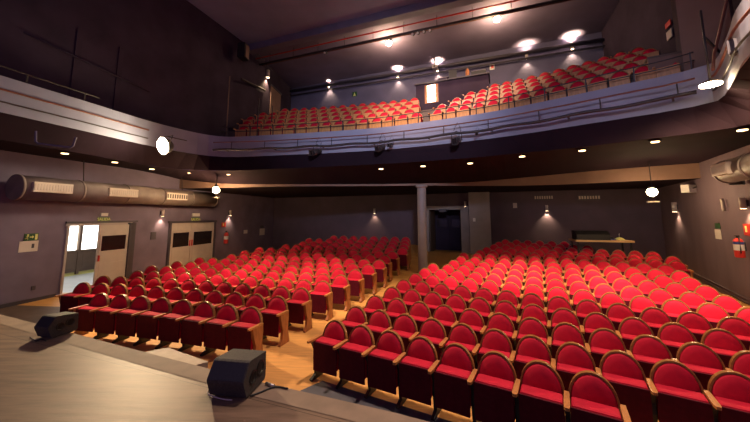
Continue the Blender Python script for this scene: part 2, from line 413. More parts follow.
MB().box((xm+.07, -.06, 1.15), (.05, .05, .3), bev=.01).build('door_handle', M['red'], lb)

# back doorway with recess
bw = b1-b0; zf = .5
D3 = thing('door', 'dark double doors in a recess of the back wall', 'door', WB.at(b0, 0, zf), WB.rz); D3['kind'] = 'structure'; D3.name = 'door_3'
m_ = MB().box((-.13, 0, (BD-zf)/2), (.26, .3, BD-zf)).box((bw+.22, 0, (BD-zf)/2), (.44, .3, BD-zf)).box((bw/2, 0, BD-zf+.1), (bw+.9, .3, .22))
m_.build('door_frame', M['pillar'], D3)
m_ = MB().box((0.02, .9, 1.25), (.04, 1.6, 2.6)).box((bw-.02, .9, 1.25), (.04, 1.6, 2.6)).box((bw/2, .9, 2.56), (bw, 1.6, .04)); m_.build('recess_lining', M['brown_panel'], D3)
for k in range(2):
    xa, xb = k*bw/2, (k+1)*bw/2
    lf = MB().box(((xa+xb)/2, 1.7, 1.25), (bw/2-.02, .05, 2.5)).build('door_leaf', M['brown_panel'] if 0 else M['upper_side'], D3)
    MB().box(((xa+xb)/2, 1.66, 1.7), (bw/2-.3, .03, .5)).build('window_pane', M['dark_glass'], lf)
MB().box((bw/2, 1.8, 1.3), (bw+.3, .04, 2.8)).build('leak_blocker', M['black'], D3)  # black sheet added behind the leaves to stop light leaking through
m_ = MB().box((bw/2, .85, -.03), (bw, 1.7, .08)); m_.build('threshold', M['floor'], D3)

# wall pier right of the back doorway, pillar
pa, pb = SB(470.5), SB(491)
mb = MB(); wall_piece(mb, WB, pa, pb, .2, 4.1, th=.5, off=-.5); struct('wall_back_pier', mb, M['pillar'])
pp = Vector((1.98, 13.15)); pz = floor_z(*pp)
pl = thing('pillar', 'slim light grey round pillar standing in the aisle before the rear doorway', 'pillar', (pp.x, pp.y, pz))
MB().lathe([(.19, 0), (.19, 3.86-pz)], 20).build('shaft', M['pillar'], pl)
MB().lathe([(.19, 3.86-pz), (.25, 3.90-pz), (.25, 3.99-pz)], 20).build('capital', M['pillar'], pl)
MB().lathe([(.21, 0), (.21, .1), (.19, .12)], 20).build('base', M['pillar'], pl)

# ------------------------------------------------------------------ balcony
def catmull(P, n=6):
    out = []
    for i in range(len(P)-1):
        p0 = P[max(i-1, 0)]; p1 = P[i]; p2 = P[i+1]; p3 = P[min(i+2, len(P)-1)]
        for k in range(n):
            t = k/n; out.append(.5*((2*p1)+(-p0+p2)*t+(2*p0-5*p1+4*p2-p3)*t*t+(-p0+3*p1-3*p2+p3)*t**3))
    out.append(P[-1]); return out
ZB, ZT = 5.2, 6.1
fp = [(0, 112), (80, 130), (160, 148), (218, 156.8), (270, 155.7), (337, 152.7), (391, 149.3), (480, 140.0), (550, 130), (630, 117.3), (668, 111.5), (700, 105.5), (721, 99), (735, 78), (750, 54)]
FW = [at_z(*p, ZB) for p in fp]
FW = [Vector((-10.6, 1.0, ZB)), Vector((-9.9, 4.2, ZB))]+FW+[Vector((4.9, 2.9, ZB)), Vector((4.1, 1.2, ZB))]
FC = catmull(FW, 5)
def offs(P, d):
    out = []
    for i, p in enumerate(P):
        t = (P[min(i+1, len(P)-1)]-P[max(i-1, 0)]); t.z = 0; t.normalize(); out.append(p+Vector((-t.y, t.x, 0))*d)
    return out
def zset(P, z): return [Vector((p.x, p.y, z)) for p in P]
FB = offs(FC, .16)
mb = MB(); mb.strip(zset(FC, ZT), zset(FC, ZB)).strip(zset(FB, ZT), zset(FC, ZT)).strip(zset(FC, ZB), zset(FB, ZB)).strip(zset(FB, ZB), zset(FB, ZT))
o = struct('wall_balcony_front', mb, M['fascia'])
# soffit rings
lp = [(65, 150.5), (115, 159.5), (152, 166), (190, 170), (229, 170.5), (299, 168), (381, 164), (423, 161.3), (470, 158), (522, 153), (582, 147), (655, 138), (742, 126)]
ZS = 4.6
LR = [Vector((-10.6, 1, ZS)), Vector((-10.0, 5.2, ZS))]+[at_z(*p, ZS) for p in lp]+[Vector((7.3, 4.6, ZS)), Vector((6.0, 1.5, ZS))]
def wl(y): return Vector((-10.6+.2382*(y-10.4), y, ZS))
def wr(y): return Vector((11.75+.5317*(y-9.7), y, ZS))
BR_ = [(wl(1), ZS), (wl(5.2), ZS), (wl(9.3), ZS), (wl(11.2), ZS), (wl(12.9), ZS), (wl(15.0), 4.45), (Vector((-7.1, 14.6, 0)), 4.2), (Vector((-3.8, 13.9, 0)), 4.1), (Vector((.3, 13.7, 0)), 4.09),
       (Vector((2.1, 13.5, 0)), 4.1), (Vector((4.2, 13.6, 0)), 4.16), (Vector((6.6, 13.5, 0)), 4.36), (Vector((8.5, 12.7, 0)), 4.48), (Vector((10.1, 11.6, 0)), 4.52), (wr(10.4), 4.55), (wr(5.0), ZS), (wr(1.5), ZS)]
BT = [Vector((p.x, p.y, z)) for p, z in BR_]; BBm = [Vector((p.x, p.y, 4.0)) for p, z in BR_]
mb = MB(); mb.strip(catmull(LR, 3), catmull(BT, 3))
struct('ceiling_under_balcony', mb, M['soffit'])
# underside return between fascia and lower ring: dark sloped band
def resample(P, n):
    L = [0]
    for a_, b_ in zip(P, P[1:]): L.append(L[-1]+(b_-a_).length)
    out = []
    for k in range(n):
        t = L[-1]*k/(n-1); i = 0
        while i < len(L)-2 and L[i+1] < t: i += 1
        out.append(P[i].lerp(P[i+1], (t-L[i])/max(1e-9, L[i+1]-L[i])))
    return out
LRs = catmull(LR, 5)
# pair by nearest point
def nearest(P, q): return min(P, key=lambda p: (p.xy-q.xy).length)
FBb = zset(FC, ZB+.005)
LRd = resample(LRs, 60)
pair = [nearest(resample(FBb, 400), q) for q in LRd]
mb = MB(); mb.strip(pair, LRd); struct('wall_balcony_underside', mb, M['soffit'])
ib = 5
mb = MB(); mb.strip(catmull(BT[ib:15], 4), catmull(BBm[ib:15], 4)); struct('wall_bulkhead', mb, M['bulkhead'])
mb = MB(); P = catmull(BBm[ib:15], 4)
cl = [Vector((CLB.x, CLB.y, 4.0)), Vector((CRB.x, CRB.y, 4.0))]
Q = [cl[0].lerp(cl[1], k/(len(P)-1)) for k in range(len(P))]
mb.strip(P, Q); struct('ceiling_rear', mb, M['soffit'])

# main ceiling and upper walls
CZ = 12.35
M['ceiling_front'] = mat('plum ceiling with glare tint', (.26, .29, .46), .85, .15, .7)  # paler and bluer than the rear ceiling: veiling glare put into the colour
_a, _b = at_z(257, 51, CZ-.35), at_z(474, 0, CZ-.35); _d = (_b-_a).normalized()
_l, _r = _a-_d*((_a.x+15)/_d.x), _a+_d*((16-_a.x)/_d.x)
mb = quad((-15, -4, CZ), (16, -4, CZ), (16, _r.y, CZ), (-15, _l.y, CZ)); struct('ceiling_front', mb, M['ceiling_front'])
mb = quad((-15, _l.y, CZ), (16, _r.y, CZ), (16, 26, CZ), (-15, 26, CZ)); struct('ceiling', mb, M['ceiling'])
UL = [Vector((-12.6, -1, 0)), Vector((-11.0, 6, 0)), Vector((-8.4, 13.2, 0)), Vector((-7.0, 17.5, 0)), Vector((-6.4, 22.9, 0))]
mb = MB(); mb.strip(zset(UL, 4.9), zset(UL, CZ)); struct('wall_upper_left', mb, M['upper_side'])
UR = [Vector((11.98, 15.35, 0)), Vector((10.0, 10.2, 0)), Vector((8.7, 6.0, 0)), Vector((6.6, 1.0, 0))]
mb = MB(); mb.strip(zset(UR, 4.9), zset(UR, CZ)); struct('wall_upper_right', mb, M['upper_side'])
mb = MB(); wall_piece(mb, WB, sBL-.2, sBR+.2, 5.2, CZ, th=.15); struct('wall_upper_back', mb, M['upper_wall'])
# ceiling beam across the hall
def beamline(p, q, ext=6):
    d = (q-p).normalized(); return p-d*ext, q+d*ext
A_, B_ = beamline(at_z(257, 51, CZ-.35), at_z(474, 0, CZ-.35), 4); d = (B_-A_).normalized(); ang = math.atan2(d.y, d.x)
mb = MB(); mb.box((A_+B_)/2+Vector((0, 0, .17)), ((B_-A_).length, .45, .36), rz=ang); struct('trim_ceiling_beam', mb, M['beam'])
# slim ledge below the ceiling on the rear wall
mb = MB(); zc = WB.hit(400, 73).z; p1 = WB.at(sBL+.3, -.25, zc); p2 = WB.at(SB(617, 40), -.25, zc-.3)
mb.tube([p1, p2], .10, 6); mb.tube([p1-Vector((0, 0, .35)), p2-Vector((0, 0, .35))], .05, 6); struct('trim_rear_tray', mb, M['frame'])

# lighting batten: two pipes and track spots under the beam
n_ = Vector((-d.y, d.x, 0))
bt = thing('lighting_batten', 'long ceiling lighting batten with a red pipe below the blue grey beam', 'batten', (0, 0, 0))
MB().tube([A_+n_*.55-Vector((0, 0, .1)), B_+n_*.55-Vector((0, 0, .1))], .035, 6).build('pipe', M['red'], bt)['label'] = 'red pipe'
MB().tube([A_+n_*.95-Vector((0, 0, .25)), B_+n_*.95-Vector((0, 0, .25))], .06, 6).build('rail', M['pipe'], bt)
MB().tube([A_+n_*1.25-Vector((0, 0, .15)), B_+n_*1.25-Vector((0, 0, .15))], .03, 6).build('rail', M['rust'], bt)
for k in range(12):
    q = A_.lerp(B_, (k+.5)/12)+n_*.95; MB().tube([q-Vector((0, 0, .25)), q+Vector((0, 0, .36))], .015, 5).build('hanger', M['pipe'], bt)
lensm = M['grille']
def track_spot(loc, rz, label, group):
    t = thing('track_spotlight', label, 'spotlight', loc, rz, group)
    MB().tube([(0, -.12, -.06), (0, .12, .04)], .07, 10).build('housing', M['pipe'], t)
    MB().tube([(0, -.135, -.066), (0, -.12, -.06)], .06, 10).build('lens', M['grille'], t)
    MB().box((0, 0, .08), (.03, .03, .12)).build('bracket', M['pipe'], t)
    return t
bpx = [(326, 44, 'small dark spotlight at the left end of the ceiling batten'), (413, 24, 'leftmost spotlight of the cluster on the ceiling batten'), (418, 23.5, 'second spotlight of the cluster on the ceiling batten'), (424, 22, 'third spotlight of the cluster on the ceiling batten'), (430, 20.5, 'rightmost spotlight of the cluster on the ceiling batten')]
for px, py, lab in bpx:
    # where the viewing ray crosses the batten's vertical plane
    r = ray(px, py); o0 = A_+n_*.95; t = (o0.x*n_.x+o0.y*n_.y)/(r.x*n_.x+r.y*n_.y); q = r*t
    track_spot((q.x, q.y, A_.z-.25-.14), ang, lab, 'spotlights on the ceiling batten')

# balcony tiers and seats
iA = 2+3; 
central = [p for p in FW[5:5+9]]        # from the left corner to the right corner of the front
CC = catmull(central, 10)
PITCH = .84
def rise_at(X): return .50
def tier_z(j, X): return 6.0+rise_at(X)*j
NR = 5
for nm, sel in (('floor_balcony_left', lambda X: X <= 2.2), ('floor_balcony_right', lambda X: X > 2.2)):
    mb = MB(); ext = [CC[0]+(CC[0]-CC[1]).normalized()*1.5]+CC+[CC[-1]+(CC[-1]-CC[-2]).normalized()*1.5]
    ext = [p for p in resample(ext, 80)]
    gr = [p for p in ext if sel((p.x))]
    prev = None
    X0 = 5 if 'right' in nm else -5
    for j in range(NR):
        z = tier_z(j, X0); d0 = .16 if j == 0 else .70+PITCH*j; d1 = .70+PITCH*(j+1) if j < NR-1 else 7.5
        G = offs(ext, 0)
        idx = [i for i, p in enumerate(ext) if sel(p.x)]
        A0 = offs(ext, d0); A1 = offs(ext, d1)
        mb.strip([Vector((A0[i].x, A0[i].y, z)) for i in idx], [Vector((A1[i].x, A1[i].y, z)) for i in idx])
        if j: mb.strip([Vector((A0[i].x, A0[i].y, z)) for i in idx], [Vector((A0[i].x, A0[i].y, z-rise_at(X0))) for i in idx])
    struct(nm, mb, M['brown_panel'])

# ------------------------------------------------------------------ seats
def seat_parts(w=.52, left=True, right=False, end=None, front='panel', side='iron', simple=False):
    """returns list of (name, mesh); w spacing; seat top centre is local (0,0,SEAT_H); faces -y"""
    k = w/.52; parts = []
    HW = .232*k; zc = .60; RV = SEAT_H-.012-zc
    def yo(z): return -(SEAT_H-z)*.13
    def outline(ex, n=14):
        pts = [(-HW-ex, .46)]
        for i in range(n+1):
            a_ = PI-PI*i/n; pts.append(((HW+ex)*math.cos(a_), zc+(RV+ex)*math.sin(a_)))
        pts.append((HW+ex, .46)); return pts
    n = 8 if simple else 14
    # backrest cushion: puffed
    def backrest(mb):
        O = outline(-.012, n); cx, cz = 0, .66
        rings = []
        for sc, dy in ((1, 0.0), (1.0, -.022), (.90, -.043), (.55, -.055)):
            rings.append([mb.bm.verts.new(((x-cx)*sc+cx, yo((z-cz)*sc+cz)+dy, (z-cz)*sc+cz)) for x, z in O])
        fs = []
        for A, B in zip(rings, rings[1:]):
            for i in range(len(A)): fs.append(mb.bm.faces.new((A[i], A[(i+1) % len(A)], B[(i+1) % len(A)], B[i])))
        fs.append(mb.bm.faces.new(rings[-1])); fs.append(mb.bm.faces.new(rings[0][::-1]))
        for f in fs: f.smooth = True; f.material_index = mb.mi
        bmesh.ops.recalc_face_normals(mb.bm, faces=fs)
    def backframe(mb):
        O = outline(.011, n); I = outline(-.009, n)
        v = []
        for (x, z), (xi, zi) in zip(O, I):
            v.append([mb.bm.verts.new((x, yo(z)-.030, z)), mb.bm.verts.new((x, yo(z)+.028, z)), mb.bm.verts.new((xi, yo(zi)+.028, zi)), mb.bm.verts.new((xi, yo(zi)-.030, zi))])
        fs = []
        for A, B in zip(v, v[1:]):
            for i in range(4): fs.append(mb.bm.faces.new((A[i], B[i], B[(i+1) % 4], A[(i+1) % 4])))
        fs.append(mb.bm.faces.new(v[0])); fs.append(mb.bm.faces.new(v[-1][::-1]))
        # rear shell
        sh = outline(-.014, n); lo = [(HW-.01, .20), (-HW+.01, .20)]
        pts = sh+lo
        A = [mb.bm.verts.new((x, yo(z)+.024, z)) for x, z in pts]; B = [mb.bm.verts.new((x, yo(z)+.010, z)) for x, z in pts]
        fs.append(mb.bm.faces.new(A)); fs.append(mb.bm.faces.new(B[::-1]))
        for i in range(len(A)): fs.append(mb.bm.faces.new((A[i], A[(i+1) % len(A)], B[(i+1) % len(A)], B[i])))
        bmesh.ops.recalc_face_normals(mb.bm, faces=fs)
        for f in fs: f.material_index = mb.mi
    def cushion(mb):
        mb.box((0, -.200, .435), (.445*k, .205, .415), rx=.03, bev=0 if simple else .030)
    def fpanel(mb):
        mb.box((0, -.316, .398), (.462*k, .022, .450), rx=.03, bev=0 if simple else .006)
    def arm(mb, x):
        if simple: mb.box((x, -.24, .640), (.052, .40, .035))
        else:
            mb.prism([(x-.026, -.05), (x-.030, -.28), (x-.030, -.40), (x-.018, -.435), (x+.018, -.435), (x+.030, -.40), (x+.030, -.28), (x+.026, -.05)], 'z', .622, .655)
    def side_b(mb, x, wood=False):
        t = .03 if wood else .024
        if wood: pr = [(-.34, .618), (-.06, .618), (-.05, .5), (-.07, .30), (.0, .0), (-.30, .0), (-.33, .03), (-.25, .12), (-.24, .30), (-.30, .45)]
        elif simple: pr = [(-.32, .618), (-.08, .618), (-.08, .08), (.0, .0), (-.31, .0), (-.22, .1)]
        else: pr = [(-.34, .618), (-.07, .618), (-.08, .30), (-.08, .09), (.02, .0), (-.33, .0), (-.34, .03), (-.22, .08), (-.235, .20), (-.26, .33), (-.25, .45), (-.30, .55)]
        mb.prism(pr, 'x', x-t, x+t)
    X = w/2
    arms = ([-X] if left else [])+([X] if right else [])
    mats = dict(backrest=M['velvet'], back_frame=M['rim'], seat=M['velvet'], seat_panel=M[front], armrest=M['arm'], side=M[side], end=M['wood'])
    if simple == 'one':
        mb = MB(); order = ['velvet', 'rim', front, 'arm', side, 'wood']
        mb.mi = 0; backrest(mb); cushion(mb); mb.mi = 1; backframe(mb); mb.mi = 2; fpanel(mb); mb.mi = 3
        for x in arms: arm(mb, x)
        for x in arms:
            wd = (end == 'L' and x < 0) or (end == 'R' and x > 0); mb.mi = 5 if wd else 4; side_b(mb, x, wd)
        return [('theatre_seat', mb.mesh('theatre_seat', [M[o_] for o_ in order]))]
    mb = MB(); backrest(mb); parts.append(('backrest', mb.mesh('backrest', mats['backrest'])))
    mb = MB(); backframe(mb); parts.append(('back_frame', mb.mesh('back_frame', mats['back_frame'])))
    mb = MB(); cushion(mb); parts.append(('seat', mb.mesh('seat', mats['seat'])))
    mb = MB(); fpanel(mb); parts.append(('seat_panel', mb.mesh('seat_panel', mats['seat_panel'])))
    for x in arms:
        mb = MB(); arm(mb, x); parts.append(('armrest', mb.mesh('armrest', mats['armrest'])))
        wd = (end == 'L' and x < 0) or (end == 'R' and x > 0)
        mb = MB(); side_b(mb, x, wd); parts.append(('side_support', mb.mesh('side_support', mats['end'] if wd else mats['side'])))
    return parts
_cache = {}
def place_seat(name, x, y, z, rz, label, group, cat='seat', **kw):
    key = (name, tuple(sorted(kw.items())))
    if key not in _cache:
        _cache[key] = seat_parts(**kw)
    ps = _cache[key]
    if len(ps) == 1:
        o = bpy.data.objects.new(name, ps[0][1]); C.objects.link(o); o.location = (x, y, z); o.rotation_euler = (0, 0, rz); return tag(o, label, cat, group)
    t = thing(name, label, cat, (x, y, z), rz, group)
    for nm, me in ps:
        o = bpy.data.objects.new(nm, me); C.objects.link(o); o.parent = t
    return t
ORD = ['first', 'second', 'third', 'fourth', 'fifth', 'sixth', 'seventh', 'eighth', 'ninth', 'tenth', 'eleventh', 'twelfth', 'thirteenth', 'fourteenth', 'fifteenth', 'sixteenth', 'seventeenth', 'eighteenth', 'nineteenth', 'twentieth', 'twenty-first', 'twenty-second', 'twenty-third']
# (q of the aisle-side seat, number of seats) per row
LROWS = [(2.02, 8), (2.07, 11), (2.20, 12), (2.39, 12), (2.58, 13), (2.75, 13), (2.93, 13), (3.09, 12), (3.09, 12), (3.23, 12), (3.50, 11), (3.40, 10), (3.3, 10), (3.2, 8)]
RROWS = [(-1.79, 8), (-1.92, 12), (-1.97, 13), (-1.98, 13), (-2.05, 14), (-2.06, 14), (-2.09, 14), (-2.12, 14), (-1.63, 13), (-1.59, 13), (-1.69, 13), (-1.21, 13), (-1.09, 13), (-.9, 12), (-.8, 8), (-.6, 6)]
allseats = []
for blk, B, rows in (('left', BL, LROWS), ('right', BR, RROWS)):
    for i, (q0, n) in enumerate(rows):
        for j in range(n):
            q = q0-j*B['s'] if blk == 'left' else q0+j*B['s']
            x, y, rz = rowpos(B, i, q)
            z = g(B, i)
            first, last = (j == 0), (j == n-1)
            if blk == 'left': left, right, end = True, first, ('R' if first else ('L' if last else None))
            else: left, right, end = True, last, ('R' if last else None)
            allseats.append(dict(blk=blk, i=i, j=j, x=x, y=y, z=z, rz=rz, w=B['s'], left=left, right=right, end=end, d=math.hypot(x, y)))
ranked = sorted(allseats, key=lambda s_: s_['d'])
for k, s_ in enumerate(ranked): s_['rank'] = k
for s_ in allseats:
    if s_['rank'] >= 300: continue
    lab = 'red velvet theatre seat, %s block, %s row from the stage, %s from the aisle' % (s_['blk'], ORD[s_['i']], ORD[s_['j']])
    place_seat('theatre_chair', s_['x'], s_['y'], s_['z'], s_['rz'], lab, 'red seats of the %s stalls block' % s_['blk'],
               w=s_['w'], left=s_['left'], right=s_['right'], end=s_['end'], simple=s_['rank'] >= 190)
big = bmesh.new()
tmpl = seat_parts(w=.52, left=True, right=False, simple='one')[0][1]; tmplL = seat_parts(w=.58, left=True, right=False, simple='one')[0][1]
for s_ in allseats:
    if s_['rank'] < 300: continue
    k0 = len(big.verts); big.from_mesh(tmplL if s_['blk'] == 'left' else tmpl); big.verts.ensure_lookup_table()
    bmesh.ops.transform(big, matrix=Matrix.Translation((s_['x'], s_['y'], s_['z'])) @ Matrix.Rotation(s_['rz'], 4, 'Z'), verts=big.verts[k0:])
me = bpy.data.meshes.new('rear_seats'); big.to_mesh(me); big.free()
for m_ in tmpl.materials: me.materials.append(m_)
o = bpy.data.objects.new('theatre_chairs', me); C.objects.link(o)
tag(o, 'dark red theatre seats of the farthest rows under the balcony', 'theatre seats', None, 'stuff')

# balcony seats
def walk(P, start, n, step):
    """n points spaced step along polyline P from arclength start, with tangent"""
    L = [0]
    for a_, b_ in zip(P, P[1:]): L.append(L[-1]+(b_-a_).length)
    out = []
    for k in range(n):
        t = start+k*step
        if t < 0 or t > L[-1]: continue
        i = 0
        while i < len(L)-2 and L[i+1] < t: i += 1
        p = P[i].lerp(P[i+1], (t-L[i])/(L[i+1]-L[i])); tg = (P[i+1]-P[i]).normalized(); out.append((p, math.atan2(tg.y, tg.x)))
    return out
def project(v):
    Z = v.z-EYE; dd = v.y*_c+Z*_s; u = -v.y*_s+Z*_c; return 375+F*v.x/dd, CY-F*u/dd
EXT = [CC[0]+(CC[0]-CC[1]).normalized()*3]+CC+[CC[-1]+(CC[-1]-CC[-2]).normalized()*3]
ROWN = ['front', 'second', 'third', 'fourth', 'rear']
for grp, (lims) in (('left', [(236, 418), (240, 418), (248, 418), (262, 418), (284, 418)]), ('right', [(437, 668), (437, 664), (447, 660), (462, 657), (486, 655)])):
    for j, (xa, xb) in enumerate(lims):
        P = resample(offs(EXT, 1.15+PITCH*j), 120); c0 = 0
        X0 = 5 if grp == 'right' else -5; SP = .52 if grp == 'right' else .58
        k = 0
        for p, a_ in walk(P, (.27 if j % 2 else 0), 60, SP):
            z = tier_z(j, X0); u, v_ = project(Vector((p.x, p.y, z+.8)))
            if u < xa or u > xb: continue
            lab = 'red balcony seat with tan base, %s group, %s row, %s from the left' % (grp, ROWN[j], ORD[k])
            place_seat('balcony_chair', p.x, p.y, z, a_, lab, 'balcony seats of the %s group' % grp, w=SP, left=True, right=False, end=None, front='tan_panel', side='pipe', simple=(j > 0))
            k += 1

# balcony railing on top of the fascia
RC = offs(CC, .08)
rr = resample(zset(RC, ZT), 120)
rl = thing('balcony_railing', 'thin dark metal railing along the top of the pale balcony front', 'railing', (0, 0, 0))
for h in (.22, .42): MB().tube([p+Vector((0, 0, h)) for p in resample(rr, 50)], .016, 6).build('rail', M['pipe'], rl)
for p, a_ in walk(rr, .3, 40, 1.04): MB().box(p+Vector((0, 0, .22)), (.03, .03, .44), rz=a_).build('post', M['pipe'], rl)

# pipes hung on the fascia
hall = offs(CC, -.38)
pu = thing('fascia_pipe', 'thin upper pipe fixed along the balcony front', 'pipe')
pw = resample(zset(hall, 5.74), 60)
MB().tube(pw, .022, 6).build('pipe', M['rust'], pu)
for p, a_ in walk(pw, .8, 12, 1.45):
    MB().tube([p, p+Vector((0, 0, -.28)), p+Vector((.02, .0, -.32))], .015, 5).build('bracket', M['pipe'], pu)
pd = thing('lighting_bar', 'thick dark lighting bar along the lower balcony front', 'pipe')
pw2 = resample(zset(hall, 5.42), 60)
MB().tube([p+Vector((0, 0, .02*math.sin(i*.9))) for i, p in enumerate(pw2)], .045, 8).build('pipe', M['pipe'], pd)
for p, a_ in walk(pw2, .5, 8, 2.1):
    MB().box(p+Vector((math.cos(a_+PI/2), math.sin(a_+PI/2), 0))*.15, (.04, .32, .04), rz=a_).build('bracket', M['pipe'], pd)
# rust pipes along both arms
for nm, sl, lab in (('arm_pipe', FC[:20], 'rust coloured pipe along the left balcony arm'), ('arm_pipe', FC[-22:], 'rust coloured pipe along the right balcony arm')):
    t = MB().tube(zset(offs(sl, -.06), 5.75), .025, 6); tag(t.build(nm, M['rust']), lab, 'pipe')
    t = MB().tube(zset(offs(sl, -.05), 5.45), .02, 6); tag(t.build(nm, M['pipe']), lab.replace('rust coloured', 'lower dark'), 'pipe')

def bar_point(px):
    best = min(resample(pw2, 400), key=lambda p: abs(project(p)[0]-px)); return best
def stage_light(px, sc, label, tilt=.5):
    p = bar_point(px); t = thing('stage_spotlight', label, 'spotlight', p, -.45, 'stage spotlights on the balcony bar')
    t.scale = (sc,)*3
    mt = Matrix.Rotation(tilt, 4, 'X')
    m_ = MB().tube([(0, -.22, -.26), (0, .16, -.12)], .10, 12, r2=.08); m_.build('housing', M['pipe'], t)
    MB().tube([(0, -.24, -.268), (0, -.215, -.258)], .085, 12).build('lens', M['dark_glass'], t)
    m_ = MB().tube([(-.13, 0, -.2), (-.13, 0, -.02), (0, 0, .06), (.13, 0, -.02), (.13, 0, -.2)], .014, 5); m_.build('yoke', M['pipe'], t)
    m_ = MB()
    for a_ in (-1, 1): m_.box((a_*.06, -.27, -.25), (.01, .10, .16), rx=.3)
    m_.box((0, -.27, -.34), (.14, .1, .01), rx=.3); m_.build('barn_door', M['pipe'], t)
    MB().tube([(.02, .1, -.1), (.1, .1, .12), (.02, .08, .32), (-.08, .05, .1)], .008, 4).build('cable', M['black'], t)
stage_light(317, 1.25, 'dark stage spotlight on the balcony bar, leftmost, with looped cables')
stage_light(381, 1.2, 'dark stage spotlight at the middle of the balcony bar')
stage_light(391, .75, 'small dark lamp just right of the middle stage spotlight on the bar')
stage_light(457, 1.3, 'dark stage spotlight on the balcony bar under the gap between balcony seats')
stage_light(477, .5, 'tiny dark lamp on the balcony bar, rightmost')

# ------------------------------------------------------------------ downlights under the balcony
for k, (px, py) in enumerate([(65, 152), (115, 161), (152, 168), (190, 172), (229, 172), (299, 170), (340, 168.5), (381, 166), (423, 163), (470, 160), (522, 155), (582, 149), (655, 140), (742, 128)]):
    if k == 6: continue
    p = at_z(px, py, ZS); p.z = ZS-(.10 if 4 <= k <= 9 else .03)
    # drop to the sloping soffit locally
    lab = ['far left by the duct', 'second from the left', 'third from the left', 'right of the big floodlight', 'above the left end of the stalls seats', 'fifth left of the pillar side', '', 'left of the pillar', 'directly above the pillar', 'above the rear pier', 'right of the pier', 'above the right block', 'third from the right wall', 'far right at the picture edge'][k]
    t = thing('downlight', 'small round recessed downlight in the balcony underside, '+lab, 'downlight', p, 0, 'downlights under the balcony')
    MB().lathe([(.13, -.012), (.13, .012), (.085, .012), (.085, -.004)], 16).build('trim_ring', M['soffit'], t)
    MB().lathe([(.085, -.03), (.085, -.012)], 14).build('lens', M['down'], t)
    lamp('downlight_lamp', 'SPOT', (p.x, p.y, p.z-.06), 26, WARM, (p.x, p.y, 0), spot_size=math.radians(110), spot_blend=.6, shadow_soft_size=.06)

# ------------------------------------------------------------------ lamps
pm = at_y(163, 146, 10.4)
t = thing('floodlight', 'very bright round floodlight glaring on the left balcony arm', 'floodlight', pm, -.45)
MB().lathe([(.12, -.30), (.22, -.20), (.31, -.03), (.31, 0), (.29, 0)], 24, Matrix.Rotation(PI/2+.25, 4, 'X')).build('housing', M['pipe'], t)
MB().lathe([(.29, 0), (.27, .03), (.16, .08), (.02, .10)], 24, Matrix.Rotation(PI/2+.25, 4, 'X')).build('lens', M['lamp_main'], t)
MB().tube([(-.33, 0, 0), (-.33, .1, .36), (.33, .1, .36), (.33, 0, 0)], .015, 5).build('yoke', M['pipe'], t)
MB().tube([(0, .1, .36), (0, .8, .36)], .02, 5).build('bracket', M['pipe'], t)
lamp('floodlight_lamp', 'SPOT', (pm.x+.12, pm.y-.30, pm.z-.10), 1750, (1, .70, .40), (-1.2, 2.5, -1.0), spot_size=math.radians(108), spot_blend=.6, shadow_soft_size=.2)
lamp('floodlight_glow', 'POINT', (pm.x+.12, pm.y-.28, pm.z-.02), 28, (1, .62, .28), shadow_soft_size=.2)
# lamp at the duct end
pq = at_y(216, 190, 13.5)
def wall_lamp(loc, rz, label, rad=.15, power=160):
    t = thing('bulkhead_lamp', label, 'lamp', loc, rz)
    MB().lathe([(rad*.3, rad*.95), (rad*.75, rad*.6), (rad, 0), (rad*.75, -rad*.6), (rad*.3, -rad*.95)], 16).build('globe', M['lamp_star'], t)
    MB().lathe([(rad*.55, rad*.8), (rad*.55, rad*1.3), (.02, rad*1.35), (.02, rad*1.8)], 12).build('cap', M['pipe'], t)
    MB().tube([(0, 0, rad*1.7), (0, 0, 4.56-loc[2])], .015, 6).build('hanger', M['pipe'], t)
    MB().box((0, -.02, -rad*2.2), (.34, .1, .05)).build('tray', M['grille'], t)
    lamp('bulkhead_lamp_light', 'POINT', (loc[0], loc[1], loc[2]-rad*1.2), power, WARM, shadow_soft_size=rad)
wall_lamp(pq, WL.rz, 'bright starry lamp on the left wall at the end of the duct', power=360)
pq2 = at_y(652, 192, 10.5)
wall_lamp(pq2, WB.rz, 'bright starry lamp hanging at the right before the brown bulkhead', power=170)
# flat lamp on the right arm
pf = at_y(710.5, 84, 6.0)
t = thing('hanging_lamp', 'bright flat disc lamp hanging at the right corner of the balcony front', 'lamp', pf)
MB().lathe([(.165, -.03), (.165, 0), (.1, .02)], 24).build('lens', M['lamp_star'], t)
MB().lathe([(.175, 0), (.185, .015), (.08, .07), (.03, .10)], 24).build('shade', M['pipe'], t)
MB().tube([(0, 0, .1), (0, 0, 1.6)], .02, 6).build('hanger', M['pipe'], t)
MB().tube([(0, 0, 1.0), (1.5, .9, 1.0)], .03, 6).build('arm', M['pipe'], t)
lamp('hanging_lamp_light', 'SPOT', (pf.x, pf.y, pf.z-.08), 650, (1, .72, .40), (pf.x, pf.y, 0), spot_size=math.radians(165), spot_blend=.5, shadow_soft_size=.2)
lamp('hanging_lamp_spill', 'POINT', (pf.x-.1, pf.y-.25, pf.z), 5, (1, .72, .40), shadow_soft_size=.1)
# two ceiling lamps
for (px, py), lab in (((389, 43), 'bright round ceiling lamp above the left balcony seats'), ((497, 19), 'bright round ceiling lamp above the right balcony seats')):
    p = at_z(px, py, CZ-.25); t = thing('ceiling_lamp', lab, 'ceiling lamp', p, 0, 'round ceiling lamps')
    MB().lathe([(.04, -.14), (.13, -.09), (.17, 0), (.13, .08)], 16).build('globe', M['bulb'], t)
    MB().lathe([(.10, .08), (.14, .10), (.14, .25)], 16).build('base', M['pipe'], t)
    lamp('ceiling_lamp_light', 'POINT', (p.x, p.y, p.z-.25), 330, (1, .68, .38), shadow_soft_size=.15)

